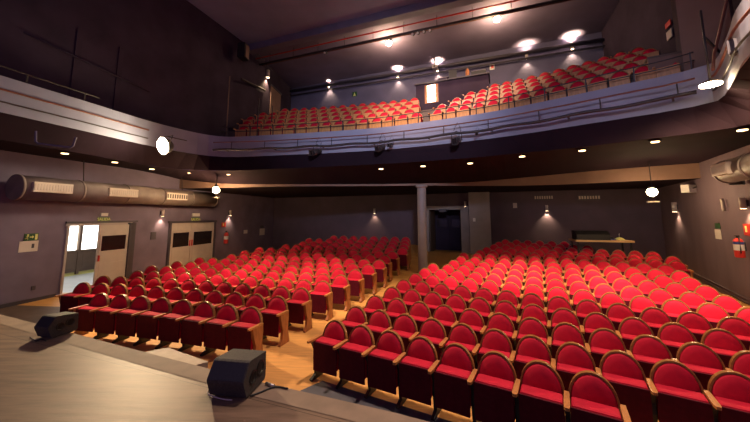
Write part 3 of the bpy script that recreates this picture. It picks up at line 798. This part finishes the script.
# ------------------------------------------------------------------ wall sconces
def sconce(W_, px, py, label, up=False, power=22, group='wall sconces', big=1.0, off=0):
    v = W_.hit(px, py); p = v-Vector((W_.n.x, W_.n.y, 0))*(.10+off)
    t = thing('wall_sconce', label, 'wall light', p, W_.rz, group)
    MB().box((0, .06, 0), (.10*big, .08, .16*big)).build('back_plate', M['frame'], t)
    MB().tube([(0, 0, -.15*big), (0, 0, .15*big)], .07*big, 12).build('shade', M['grille'], t)
    MB().lathe([(.058*big, -.157*big), (.058*big, -.150*big)], 12).build('lens', M['sconce_glow'], t)
    q = p-Vector((W_.n.x, W_.n.y, 0))*.02
    lamp('sconce_light', 'SPOT', (q.x, q.y, q.z-.18*big), power, (1, .70, .40), (q.x, q.y, 0), spot_size=math.radians(100), spot_blend=.8, shadow_soft_size=.04)
    if up:
        MB().lathe([(.058*big, .150*big), (.058*big, .157*big)], 12).build('lens', M['sconce_glow'], t)
        lamp('sconce_light', 'SPOT', (q.x, q.y, q.z+.18*big), power*3.2, (1, .74, .46), (q.x, q.y, 20), spot_size=math.radians(125), spot_blend=.8, shadow_soft_size=.04)
sconce(WL, 161, 213, 'pale sconce between the two cream doors on the left wall', power=60)
sconce(WL, 229, 213, 'pale sconce above the red extinguisher on the left wall', power=70)
sconce(WB, 375, 211, 'dim sconce on the dark rear wall left of the pillar', power=60)
sconce(WB, 465.5, 204, 'pale sconce above the right jamb of the rear doorway', power=110)
sconce(WB, 546.5, 208, 'sconce on the rear wall behind the right seats', power=110)
sconce(WR, 748, 203, 'sconce above the extinguisher on the right wall', power=50)
GB = 'balcony wall sconces'
for px, py, lab in ((330, 85.5, 'two-way sconce on the balcony wall, leftmost above the left seats'), (398.5, 76, 'two-way sconce on the balcony wall left of the projector post'), (438, 69.5, 'two-way sconce just above the control booth'), (526.5, 57, 'two-way sconce on the balcony wall above the right seats'), (571.5, 47.5, 'two-way sconce on the balcony wall at the far right')):
    sconce(WB, px, py, lab, up=True, power=110, group=GB, big=1.15, off=.06)
WUL = Wall((-7.0, 17.5), (.6, 5.4))
sconce(WUL, 266.5, 74, 'small bright sconce on the dark upper left wall', power=300, group=GB, big=1.6)

# ------------------------------------------------------------------ ducts
def duct(W_, s0, s1, z, r, off, label, grilles, mat_='duct', cap=None):
    p0 = W_.at(s0, -off, z)
    t = thing('air_duct', label, 'duct', p0, W_.rz)
    L = s1-s0
    MB().tube([(0, 0, 0), (L, 0, 0)], r, 24).build('tube', M[mat_], t)
    for sx in [L*k/5 for k in range(6)]:
        MB().tube([(sx-.03, 0, 0), (sx+.03, 0, 0)], r+.02, 24).build('joint_ring', M[mat_], t)
    for (g0, g1, dark, zlo, zhi) in grilles:
        gx0, gx1 = g0-s0, g1-s0; cx = (gx0+gx1)/2; wd = gx1-gx0
        gm = MB().box((cx, -r-.02, .02), (wd, .12, .30), bev=.01).build('grille', M['grille'], t)
        m_ = MB(); nb = 9 if dark else 14
        for k in range(nb): m_.box((gx0+wd*(k+.5)/nb, -r-.083, .02), (wd/nb*.55, .01, .18))
        m_.build('louvre', M['slot'] if dark else M['cream'], gm)
    for sx in (L*.22, L*.75):
        MB().tube([(sx, 0, r), (sx, .1, 4.6-z)], .015, 5).build('strap', M['pipe'], t)
    return t
def SLo(px, off):  # arclength where the ray crosses the left wall moved inwards
    w_ = Wall(WL.at(0, -off).xy, WL.d); return w_.s_of(w_.hit(px, 200))
duct(WL, SLo(14, .5), SLo(212, .5), 3.52, .36, .5, 'long round air duct with grilles along the left wall above the doors',
     [(SLo(30, .85), SLo(70, .85), 0, 0, 0), (SLo(107, .85), SLo(136, .85), 0, 0, 0), (SLo(164, .8), SLo(185, .8), 1, 0, 0)])
def SRo(px, off):
    w_ = Wall(WR.at(0, -off).xy, WR.d); return w_.s_of(w_.hit(px, 200))
duct(WR, SRo(733, .55), SRo(733, .55)+6, 3.86, .30, .55, 'round air duct with a grille high on the right wall', [(SRo(719, .85), SRo(735, .85), 0, 0, 0)])
# dark conduit box under the right duct
p = WR.hit(722, 199); q = Vector((p.x, p.y, 3.45))

# pipes on the walls
m_ = MB().tube([WR.hit(726.5, 199)-Vector((WR.n.x, WR.n.y, 0))*.1, WR.hit(729, 211)-Vector((WR.n.x, WR.n.y, 0))*.1], .05, 8)
tag(m_.build('wall_pipe', M['grille']), 'short pale vertical pipe on the right wall below the duct', 'pipe')

# ------------------------------------------------------------------ things on the walls
def on_wall(W_, px, py, off=0): 
    v = W_.hit(px, py); return v-Vector((W_.n.x, W_.n.y, 0))*off
def sizes(W_, xa, xb, ya, yb):
    a_ = W_.hit(xa, (ya+yb)/2); b_ = W_.hit(xb, (ya+yb)/2); c1 = W_.hit((xa+xb)/2, ya); c2 = W_.hit((xa+xb)/2, yb)
    return abs(W_.s_of(b_)-W_.s_of(a_)), abs(c1.z-c2.z)
def plate(name, cat, label, W_, xa, xb, ya, yb, m, th=.02, group=None):
    wd, ht = sizes(W_, xa, xb, ya, yb); p = on_wall(W_, (xa+xb)/2, (ya+yb)/2, th/2+.002)
    t = thing(name, label, cat, p, W_.rz, group)
    MB().box((0, 0, 0), (wd, th, ht)).build('board', m, t)
    return t, wd, ht
def exit_sign(W_, xa, xb, ya, yb, label):
    t, wd, ht = plate('exit_sign', 'sign', label, W_, xa, xb, ya, yb, M['green'])
    def u(x): return (x-.5)*wd
    def v(z): return (z-.5)*ht
    m_ = MB()
    # running figure
    m_.lathe([(ht*.11, -.002), (ht*.11, .002)], 10, Matrix.Translation((u(.24), -.013, v(.80))) @ Matrix.Rotation(PI/2, 4, 'X'))
    for (x1_, z1_, x2_, z2_, r_) in ((.22, .70, .19, .42, .05), (.19, .42, .26, .25, .04), (.26, .25, .22, .1, .035), (.19, .42, .12, .28, .04), (.12, .28, .04, .30, .035), (.22, .66, .30, .52, .03), (.22, .66, .12, .58, .03)):
        m_.tube([(u(x1_), -.013, v(z1_)), (u(x2_), -.013, v(z2_))], r_*ht, 6)
    m_.build('running_figure', M['yellow'], t)
    m_ = MB().box((u(.48), -.012, 0), (wd*.2, .004, ht*.12)).prism([(u(.56), v(.72)), (u(.68), v(.5)), (u(.56), v(.28))], 'y', -.014, -.010); m_.build('arrow', M['yellow'], t)
    m_ = MB().box((u(.85), -.012, 0), (wd*.18, .004, ht*.8)); m_.build('door_symbol', M['yellow'], t)
exit_sign(WL, 24, 38, 233.5, 240.5, 'green running figure exit sign on the left wall above the paper notice')
def notice(W_, xa, xb, ya, yb, label):
    t, wd, ht = plate('paper_notice', 'notice', label, W_, xa, xb, ya, yb, M['paper'], .006)
    m_ = MB().box((wd*.22, -.005, ht*.02), (wd*.14, .003, ht*.4)); m_.build('print', M['frame'], t)
notice(WL, 19, 38, 241, 251.7, 'white paper notice with a small dark figure below the exit sign')
def lit_exit(px, py, label, W_=WL, wx=10):
    t, wd, ht = plate('door_sign', 'sign', label, W_, px-wx/2, px+wx/2, py-2, py+2, M['exit_glow'])
    cu = bpy.data.curves.new('sign_text', 'FONT'); cu.body = 'SALIDA'; cu.size = ht*.95; cu.extrude = .001; cu.align_x = 'CENTER'; cu.align_y = 'CENTER'
    o = bpy.data.objects.new('lettering', cu); C.objects.link(o); dg = bpy.context.evaluated_depsgraph_get(); me = bpy.data.meshes.new_from_object(o.evaluated_get(dg))
    bpy.data.objects.remove(o); me.materials.append(M['yellow']); o = bpy.data.objects.new('lettering', me); C.objects.link(o); o.parent = t
    o.location = (0, -.013, 0); o.rotation_euler = (PI/2, 0, 0)
    bx, wd2, ht2 = plate('emergency_light', 'light', 'small emergency light box above the sign of '+label.split(' over ')[1], W_, px-3.5, px+3.5, py-6.3, py-3.2, M['white'], .06)
lit_exit(103.5, 219.3, 'dim green exit sign over the open cream door', wx=12)
lit_exit(195.5, 219.6, 'dim green exit sign over the closed cream door', wx=7)
plate('wall_plate', 'switch', 'small grey switch plate below the sconce between the left doors', WL, 150.5, 155.5, 232, 239.5, M['frame'], .03)
plate('wall_plate', 'socket', 'tiny socket plate low on the left wall', WL, 31, 35, 286, 290, M['frame'], .02)
plate('wall_plate', 'switch', 'small pale switch on the left wall between extinguisher and notice', WL, 243.5, 247, 230, 233.5, M['white'], .03)
plate('paper_notice', 'notice', 'small pale notice at the rear of the left wall', WL, 259.5, 264.5, 228.5, 235, M['paper'], .01)
plate('wall_plate', 'sign', 'small dark plate above the rear notice on the left wall', WL, 260.5, 263.5, 225.5, 228, M['frame'], .01)
def extinguisher(W_, px, py, hgt, label, striped=False):
    p = on_wall(W_, px, py, .17); t = thing('fire_extinguisher', label, 'fire extinguisher', p, W_.rz)
    h = hgt; r = h*.17
    MB().lathe([(r*.9, -h/2), (r, -h/2+.02), (r, h*.22), (r*.75, h*.32), (r*.3, h*.36)], 16).build('cylinder', M['red'], t)
    MB().lathe([(r*.3, h*.36), (r*.3, h*.44), (r*.45, h*.45), (r*.45, h*.48)], 10).box((-.03, -.02, h*.46), (.12, .03, .025)).build('valve', M['black'], t)
    MB().tube([(r*.3, 0, h*.42), (r*1.2, -.02, h*.3), (r*1.25, -.02, -h*.1), (r*1.15, -.02, -h*.3)], .014, 6).build('hose', M['black'], t)
    MB().lathe([(r*1.01, -h*.18), (r*1.01, h*.08)], 16).build('label_band', M['white'], t)
    if striped: MB().lathe([(r*1.02, h*.09), (r*1.02, h*.2)], 16).build('label_band', M['blue'], t)
    MB().box((0, .11, 0), (.06, .05, h*.4)).build('bracket', M['pipe'], t)
extinguisher(WL, 223.6, 237, .72, 'red fire extinguisher on the left wall below the sconce')
extinguisher(WR, 747.5, 246.5, .62, 'red and white fire extinguisher on the right wall at the picture edge', True)
def fire_sign(W_, xa, xb, ya, yb, label):
    t, wd, ht = plate('fire_sign', 'sign', label, W_, xa, xb, ya, yb, M['red'])
    MB().box((-wd*.1, -.012, ht*.05), (wd*.28, .004, ht*.55)).build('pictogram', M['yellow'], t)
fire_sign(WL, 221.5, 225.5, 222.5, 227, 'small red sign above the left wall extinguisher')
fire_sign(WR, 744.5, 751.5, 224, 235.5, 'red fire sign above the right wall extinguisher')
t, wd, ht = plate('paper_notice', 'notice', 'cream paper notice on the right wall below a small dark sign', WR, 715.5, 721.5, 229.5, 239, M['paper'], .01)
plate('exit_sign', 'sign', 'small dark green sign above the cream notice on the right wall', WR, 715.3, 720.3, 223.2, 228.5, M['green'], .01)
# speakers on the right / left walls
def wall_speaker(W_, px, py, wd, ht, dp, label, m='black', tilt=0, tw=.3):
    p = on_wall(W_, px, py, dp*.9); t = thing('wall_speaker', label, 'speaker', p, W_.rz+tw)
    MB().box((0, 0, 0), (wd, dp, ht), rx=tilt, bev=.01).build('cabinet', M[m], t)
    MB().box((0, -dp/2-.006, 0), (wd*.86, .012, ht*.9), rx=tilt).build('front_grille', M['grille'] if m == 'white' else M['frame'], t)
    MB().tube([(0, dp*.4, 0), (-.02, dp*.9, .05)], .025, 6).build('bracket', M['pipe'], t)
sconce(WR, 677.5, 207, 'pale fronted sconce at the rear end of the right wall', power=60, big=1.3)
wall_speaker(WR, 697, 188.5, .4, .28, .25, 'small white box light beside the right duct', 'white', tw=-.8)
wall_speaker(WR, 748, 178, .35, .35, .25, 'dark box beside the right duct at the picture edge', tw=-.5)
wall_speaker(WL, 300, 210, .5, .5, .4, 'black speaker in the dark rear left corner', tw=.9)
def vent(W_, xa, xb, ya, yb, label):
    t, wd, ht = plate('wall_vent', 'vent', label, W_, xa, xb, ya, yb, M['frame'], .04, 'rear wall vents')
    m_ = MB()
    for k in range(8): m_.box((wd*((k+.5)/8-.5), -.025, 0), (wd/8*.6, .01, ht*.6))
    m_.build('slot', M['grille'], t)
vent(WB, 578, 600, 195, 200, 'slotted vent high on the rear wall at the right')
vent(WB, 534, 553, 195, 200, 'slotted vent high on the rear wall above the rear sconce')
plate('wall_plate', 'sign', 'small pale sign on the rear wall left of the rear sconce', WB, 513, 517, 203, 208, M['grille'], .02)
plate('wall_plate', 'light', 'small emergency light over the rear doorway lintel', WB, 440, 447, 209, 212, M['frame'], .34)
plate('wall_plate', 'switch', 'tiny bright switch on the pale rear pier', Wall(WB.at(0, -.5).xy, WB.d), 473, 475.5, 218, 221.5, M['white'], .02)

# ------------------------------------------------------------------ upper level details
def ub(px, py): return WB.hit(px, py)
# control booth on the balcony between the two groups
bp = WB.hit(450, 95)
s1_, s2_ = SB(416, 95), SB(493, 80)
off_b = 2.6
WC = Wall(WB.at(0, -off_b).xy, WB.d)
s1_, s2_ = WC.s_of(WC.hit(416, 95)), WC.s_of(WC.hit(489, 85))
z1_ = WC.hit(416, 85.5).z
cb = thing('control_booth', 'dark control booth wall behind the gap in the balcony seats', 'booth', WC.at(s1_, 0, 6.8), WC.rz)
L = s2_-s1_
MB().box((L/2, .6, (z1_-6.8)/2), (L, 1.2, z1_-6.8)).build('body', M['upper_side'], cb)
MB().box((L/2, .55, z1_-6.8+.02), (L+.1, 1.35, .06)).build('counter', M['frame'], cb)
sx = WC.s_of(WC.hit(427.5, 93))-s1_; sy = WC.s_of(WC.hit(435.5, 93))-s1_; zl_ = WC.hit(431, 102).z-6.8; zh_ = WC.hit(431, 85.5).z-6.8
MB().box(((sx+sy)/2, -.02, (zl_+zh_)/2), (sy-sx, .04, zh_-zl_)).build('lit_panel', M['lit_panel'], cb)['label'] = 'glowing warm white panel'
MB().box(((sx+sy)/2, .0, (zl_+zh_)/2), (sy-sx+.3, .03, zh_-zl_+.1)).build('panel_frame', M['wood'], cb)
q = WC.at((s1_+s2_)/2-1.2, -.5, (WC.hit(431, 94).z))
lamp('booth_light', 'AREA', WC.at(WC.s_of(WC.hit(431, 93)), -.12, WC.hit(431, 93).z), 60, WARM, WC.at(WC.s_of(WC.hit(431, 93)), -5, 7), size=.6)
def booth_item(px0, px1, py, hpx, name, cat, label, m='black', shape='box'):
    s0 = WC.s_of(WC.hit(px0, py)); s3 = WC.s_of(WC.hit(px1, py)); wd = abs(s3-s0); ht = hpx*.045
    t = thing(name, label, cat, WC.at((s0+s3)/2, .4, z1_+.05), WC.rz)
    if shape == 'console':
        MB().prism([(-.3, 0), (.3, 0), (.3, ht), (-.3, ht*.45)], 'x', -wd/2, wd/2).build('body', M[m], t)
        m_ = MB()
        for k in range(10): m_.box(((k+.5)/10*wd-wd/2, -.05, ht*.72), (.03, .12, .02), rx=.4)
        m_.build('faders', M['grille'], t)
    elif shape == 'monitor':
        MB().box((0, 0, ht*.6), (wd, .05, ht*.7), bev=.01).build('screen', M[m], t); MB().box((0, .03, ht*.15), (.06, .05, ht*.3)).build('stand', M[m], t); MB().box((0, .02, .01), (wd*.5, .25, .02)).build('foot', M[m], t)
    else:
        MB().lathe([(wd*.5, 0), (wd*.5, ht*.7), (wd*.3, ht*.9), (wd*.1, ht)], 12).build('body', M[m], t); MB().lathe([(wd*.52, 0), (wd*.52, .04)], 12).build('base', M['black'], t)
booth_item(438, 447, 80, 10, 'mixing_console', 'console', 'low pale edged console on the left of the control booth counter', 'upper_side', 'console')
booth_item(448, 456, 78, 16, 'monitor_screen', 'monitor', 'dark upright monitor on the control booth counter', 'black', 'monitor')
booth_item(465, 469, 76, 14, 'lamp_canister', 'canister', 'small orange brown canister on the control booth counter', 'wood', 'can')
booth_item(471, 486, 76, 12, 'mixing_console', 'console', 'wide dark console at the right of the control booth counter', 'black', 'console')
# projector post above booth
pp_ = on_wall(WB, 436.5, 68, .25)
t = thing('projector', 'small projector on a post hanging from the ceiling above the booth', 'projector', (pp_.x, pp_.y, CZ), WB.rz)
MB().tube([(0, -.3, 0), (0, -.3, -.5)], .03, 8).build('post', M['metal'], t); MB().box((0, -.3, -.6), (.3, .35, .22), bev=.02).build('body', M['cream'], t); MB().tube([(0, -.5, -.6), (0, -.46, -.6)], .05, 10).build('lens', M['dark_glass'], t)
# small framed sign on the balcony wall, green exit sign
t, wd, ht = plate('framed_sign', 'sign', 'small white square sign with red centre on the balcony wall', WB, 489.5, 494.5, 64, 70, M['white'], .03)
MB().box((.02, -.02, 0), (wd*.5, .01, ht*.5)).build('print', M['red'], t)
t, wd, ht = plate('exit_sign', 'sign', 'tiny green sign on the balcony wall above the left seats', WB, 352.5, 357, 92, 96.5, M['green'], .03)
MB().prism([(-wd*.3, -ht*.4), (wd*.3, -ht*.4), (0, ht*.4)], 'y', -.022, -.018).build('arrow', M['yellow'], t)
plate('fire_sign', 'sign', 'small red lit sign on the dark upper right wall', Wall(UR[1].xy, (UR[1]-UR[0]).xy), 666, 671.5, 21.5, 27, M['red'], .03)
WU = Wall(UR[1].xy, (UR[1]-UR[0]).xy)
plate('paper_notice', 'notice', 'small pale notice under the red sign on the upper right wall', WU, 667, 672.5, 30, 39, M['grille'], .02)
# brown column and cable at upper right
p = at_y(687, 40, 8.6)
t = thing('column', 'narrow brown boxed column on the upper right wall', 'column', (p.x, p.y, 6.0), -1.1)
MB().box((0, 0, 3.0), (.4, .3, 6.0)).build('shaft', M['brown_panel'], t); MB().box((0, -.17, 2.6), (.12, .04, 5.0)).build('strip', M['bulkhead'], t); MB().box((0, -.2, 1.4), (.1, .05, .7)).build('plate', M['grille'], t)
p = at_y(705, 20, 7.2)
m_ = MB(); m_.box((p.x, p.y, 9.0), (.9, .25, 6.0), rz=-1.1); tag(m_.build('wall_panel', M['bulkhead']), 'wide brown panel on the upper right wall beyond the column', 'panel')
a0 = at_y(727, 0, 6.3); a1 = at_y(714, 55, 6.3); a2 = at_y(713, 70, 6.2)
tag(MB().tube([a0+Vector((.3, 0, 3)), a0, a1, a2], .03, 6).build('hanging_cable', M['rust']), 'rust coloured cable hanging at the right balcony corner', 'cable')
# small blue grey box on right arm fascia
p = at_y(738, 46, 5.0)
t = thing('fascia_box', 'small blue grey box lamp on the right balcony arm', 'box', p, -1.1); MB().box((0, 0, 0), (.22, .16, .26), bev=.01).build('body', M['frame'], t); MB().box((0, -.09, 0), (.16, .02, .2)).build('front', M['frame'], t)
# objects at right end of the balcony: white case, posts
p = at_y(683, 62.5, 8.0)
tag(MB().box((0, 0, .08), (.45, .3, .16), bev=.02).build('white_box', M['white'], None, (p.x, p.y, p.z-.1), -.4), 'small white box beyond the right end of balcony seats', 'box')
p = at_y(684, 70, 8.0)
t = thing('side_desk', 'dim brown desk beyond the right end of the balcony seats', 'desk', (p.x, p.y, 6.0), -.5)
MB().box((0, 0, 1.02), (1.6, .6, .06)).build('top', M['brown_panel'], t); MB().box((0, -.28, .5), (1.6, .04, 1.0)).build('front_panel', M['bulkhead'], t)
MB().box((-.75, 0, .5), (.05, .55, 1.0)).build('side_panel', M['bulkhead'], t)
# upper left: speaker box, rail, door
p = on_wall(WUL, 238, 52, .3)
t = thing('wall_speaker', 'pale fronted speaker box high on the dark upper left wall', 'speaker', p, WUL.rz); MB().box((0, 0, 0), (.5, .4, .8), bev=.01).build('cabinet', M['black'], t); MB().box((0.02, -.21, 0), (.3, .02, .7)).build('front_grille', M['bulkhead'], t)
MB().box((0, .25, 0), (.1, .15, .1)).build('bracket', M['pipe'], t)
a0 = on_wall(WUL, 240, 79, .08); a1 = on_wall(WUL, 264, 90.5, .08)
tag(MB().tube([a0, a1], .06, 6).build('wall_handrail', M['pipe']), 'dark sloping rail on the upper left wall under the sconce', 'handrail')
d0 = WUL.s_of(WUL.hit(270, 100)); d1 = WUL.s_of(WUL.hit(280, 100)); zt_ = WUL.hit(275, 90).z; zb_ = 6.6
t = thing('double_door', 'dim cream door at the rear of the upper left wall', 'door', WUL.at(d0, -.02, zb_), WUL.rz); t['kind'] = 'structure'; t.name = 'door_4'
MB().box(((d1-d0)/2, 0, (zt_-zb_)/2), (d1-d0, .06, zt_-zb_)).build('door_leaf', M['bulkhead'], t); MB().box(((d1-d0)/2, -.02, zt_-zb_+.05), (d1-d0+.2, .1, .1)).build('door_frame', M['frame'], t)
# thin vertical conduit on left upper wall + hand rail posts
a0 = on_wall(WUL, 229, 70, .06); tag(MB().tube([(a0.x, a0.y, 6.2), (a0.x, a0.y, 9.6)], .03, 6).build('conduit', M['bulkhead']), 'thin vertical conduit on the upper left wall', 'conduit')
for px in (258, 272):
    a0 = at_y(px, 116, 13.8 if px < 265 else 14.8); z0_ = 6.2
    tag(MB().tube([(a0.x, a0.y, 6.0), (a0.x, a0.y, 8.1)], .03, 6).build('barrier_post', M['pipe']), ('left' if px < 265 else 'right')+' dark post beside the leftmost balcony seats', 'post')

# lower left: soffit frame, service pipes on left arm
# trapeze bracket under the left arm
a0 = at_z(36, 130, ZS+.2); 

# ------------------------------------------------------------------ mixing desk at the rear right
tl = at_y(575, 240, 12.9); tr = at_y(634, 241.5, 12.4)
zt_ = tl.z; mid = (tl+tr)/2; fz = _floor_z(mid.x, mid.y)
ang_t = math.atan2(tr.y-tl.y, tr.x-tl.x); Lt = (tr.xy-tl.xy).length
mt_ = thing('sound_desk', 'long pale edged table at the back of the right seats', 'table', (mid.x, mid.y, fz), ang_t)
MB().box((0, .35, zt_-fz-.03), (Lt, .8, .07)).build('table_top', M['table'], mt_)
for sx in (-1, 1):
    for sy in (.02, .68): MB().box((sx*(Lt/2-.1), sy, (zt_-fz-.06)/2), (.05, .05, zt_-fz-.06)).build('leg', M['black'], mt_)
def on_desk(fx, fy): 
    c, s = math.cos(ang_t), math.sin(ang_t); return (mid.x+fx*c-fy*s, mid.y+fx*s+fy*c, zt_+.006)
t = thing('mixing_console', 'black sound mixing console on the rear table', 'console', on_desk(-Lt*.16, .35), ang_t)
MB().prism([(-.28, 0), (.28, 0), (.28, .36), (-.05, .36), (-.28, .22)], 'x', -.60, .60).build('body', M['black'], t)
m_ = MB()
for k in range(14): m_.box((-.54+k*.083, -.09, .205), (.03, .1, .02), rx=.48)
m_.build('faders', M['frame'], t)
m_ = MB()
for k in range(2): m_.box((-.3+k*.6, .09, .26), (.4, .02, .1))
m_.build('meter_bridge', M['upper_side'], t)
t = thing('laptop', 'flat dark laptop right of the console on the rear table', 'laptop', on_desk(Lt*.17, .35), ang_t); MB().box((0, 0, .015), (.36, .26, .03)).build('base', M['blue'], t); MB().box((0, .14, .06), (.36, .02, .08)).build('lid', M['black'], t)
t = thing('desk_lamp', 'small yellow topped lamp at the right end of the rear table', 'lamp', on_desk(Lt*.34, .35), ang_t); MB().lathe([(.16, 0), (.18, .03), (.10, .09), (.02, .11)], 12).build('shade', M['yellow'], t); MB().tube([(0, 0, .1), (0, 0, .24), (.02, 0, .26)], .015, 5).build('stem', M['metal'], t)

# ------------------------------------------------------------------ stage monitors
def stage_monitor(loc, rz, wd, label, two_front=True, mside='carpet_black'):
    t = thing('monitor_speaker', label, 'monitor speaker', loc, rz)
    # local: baffle faces -y tilted up; profile in (y,z)
    pr = [(-.20, .0), (.17, .0), (.24, .12), (.17, .38), (.09, .40), (-.20, .14)]
    pr = [(-.19, .015), (.20, .015), (.23, .05), (.22, .33), (-.13, .365), (-.16, .355), (-.265, .20), (-.26, .17)]
    MB().prism(pr, 'x', -wd/2, wd/2).build('cabinet', M[mside], t)
    # end grilles / ports on the two ends
    for sx in (-1, 1):
        pt = MB()
        for (yy, zz, r_) in ((-.07, .17, .075), (.09, .20, .085)):
            pt.lathe([(r_, 0), (r_, .008), (r_*.8, .010), (r_*.6, -.004), (r_*.15, -.006)], 18, Matrix.Translation((sx*wd/2, yy, zz)) @ Matrix.Rotation(sx*PI/2, 4, 'Y'))
        pt.build('port', M['cone'], t)
    m_ = MB().box((0, -.214, .277), (wd*.92, .012, .17), rx=-.59); m_.build('grille', M['black'], t)
    for sx in (-1, 1):
        for yy in (-.12, .14): MB().box((sx*wd*.38, yy, .0075), (.05, .05, .015)).build('foot', M['black'], t)
    return t
m1 = at_z(46, 339, 1.05); m2 = at_z(234, 399, 1.05)
def corner_place(px, py, rz, wd, dep):
    p = at_z(px, py, 1.056); c, s = math.cos(rz), math.sin(rz); ox, oy = wd/2, -dep
    return (p.x-(ox*c-oy*s), p.y-(ox*s+oy*c), 1.056)
stage_monitor(corner_place(45, 341, -.22, .26, .21), -.22, .42, 'brown tinted black stage monitor speaker at the far left of the stage edge').scale = (.60, .72, .76)
stage_monitor(corner_place(243, 403, -.15, .36, .21), -.15, .44, 'black wedge monitor speaker near the middle of the stage edge').scale = (.82, .82, .84)
# cables by the monitor speakers
def cable(pts, r, label, m='black', name='cable'):
    P = catmull([at_z(*p, 1.056+r) for p in pts], 6); return tag(MB().tube(P, r, 6).build(name, M[m]), label, 'cable')
cable([(232, 400), (222, 399), (210, 395), (207.5, 391), (211, 388), (218, 389)], .006, 'looped pale cable at the left foot of the middle monitor speaker', 'grille')
cable([(250, 396), (262, 391.5), (270, 388), (278, 386.8), (288, 388.5)], .008, 'black cable curving right of the middle monitor speaker')
cable([(30, 337), (36, 341), (41, 339), (46, 341)], .006, 'thin cable by the far left monitor speaker')
p1, p2 = at_z(266, 383, 1.07), at_z(274, 386, 1.07)
tag(MB().tube([p1, p2], .014, 8).build('steel_tube', M['metal']), 'short steel tube on the stage edge right of the monitor speaker', 'tube')

# rail and posts above the left balcony arm, pilasters on the upper left wall, hanging pipe
arm = zset(offs(FC[:17], .08), ZT)
t = thing('arm_railing', 'thin rail on posts above the left balcony arm', 'railing', (0, 0, 0))
MB().tube([p+Vector((0, 0, .26)) for p in arm], .018, 6).build('rail', M['pipe'], t)
for p, a_ in walk(arm, .4, 9, 1.3): MB().box(p+Vector((0, 0, .13)), (.03, .03, .26), rz=a_).build('post', M['pipe'], t)
W_ul = Wall(UL[1].xy, (UL[2]-UL[1]).xy)
for px, lab in ((74, 'left faint pilaster on the dark upper left wall'), (118, 'right faint pilaster on the dark upper left wall')):
    v = W_ul.hit(px, 80); q = W_ul.at(W_ul.s_of(v), -.025, 6.2)
    tag(MB().box((0, 0, 1.3), (.16, .04, 2.6)).build('pilaster', M['upper_side'], None, q, W_ul.rz), lab, 'pilaster')
v = W_ul.hit(90, 60); tag(MB().tube([W_ul.hit(22, 33)-Vector((W_ul.n.x, W_ul.n.y, 0))*.09, W_ul.hit(148, 92)-Vector((W_ul.n.x, W_ul.n.y, 0))*.09], .025, 6).build('wall_ledge', M['upper_side']), 'faint sloping ledge line across the dark upper left wall', 'ledge')
hp = [at_y(*p, 7.3) for p in ((36, 131), (35.5, 141), (38, 143.5), (70, 147.5), (73, 146), (76, 137))]
tag(MB().tube(hp, .022, 6).build('hanging_pipe', M['upper_wall']), 'dim hanging pipe loop under the left balcony arm', 'pipe')
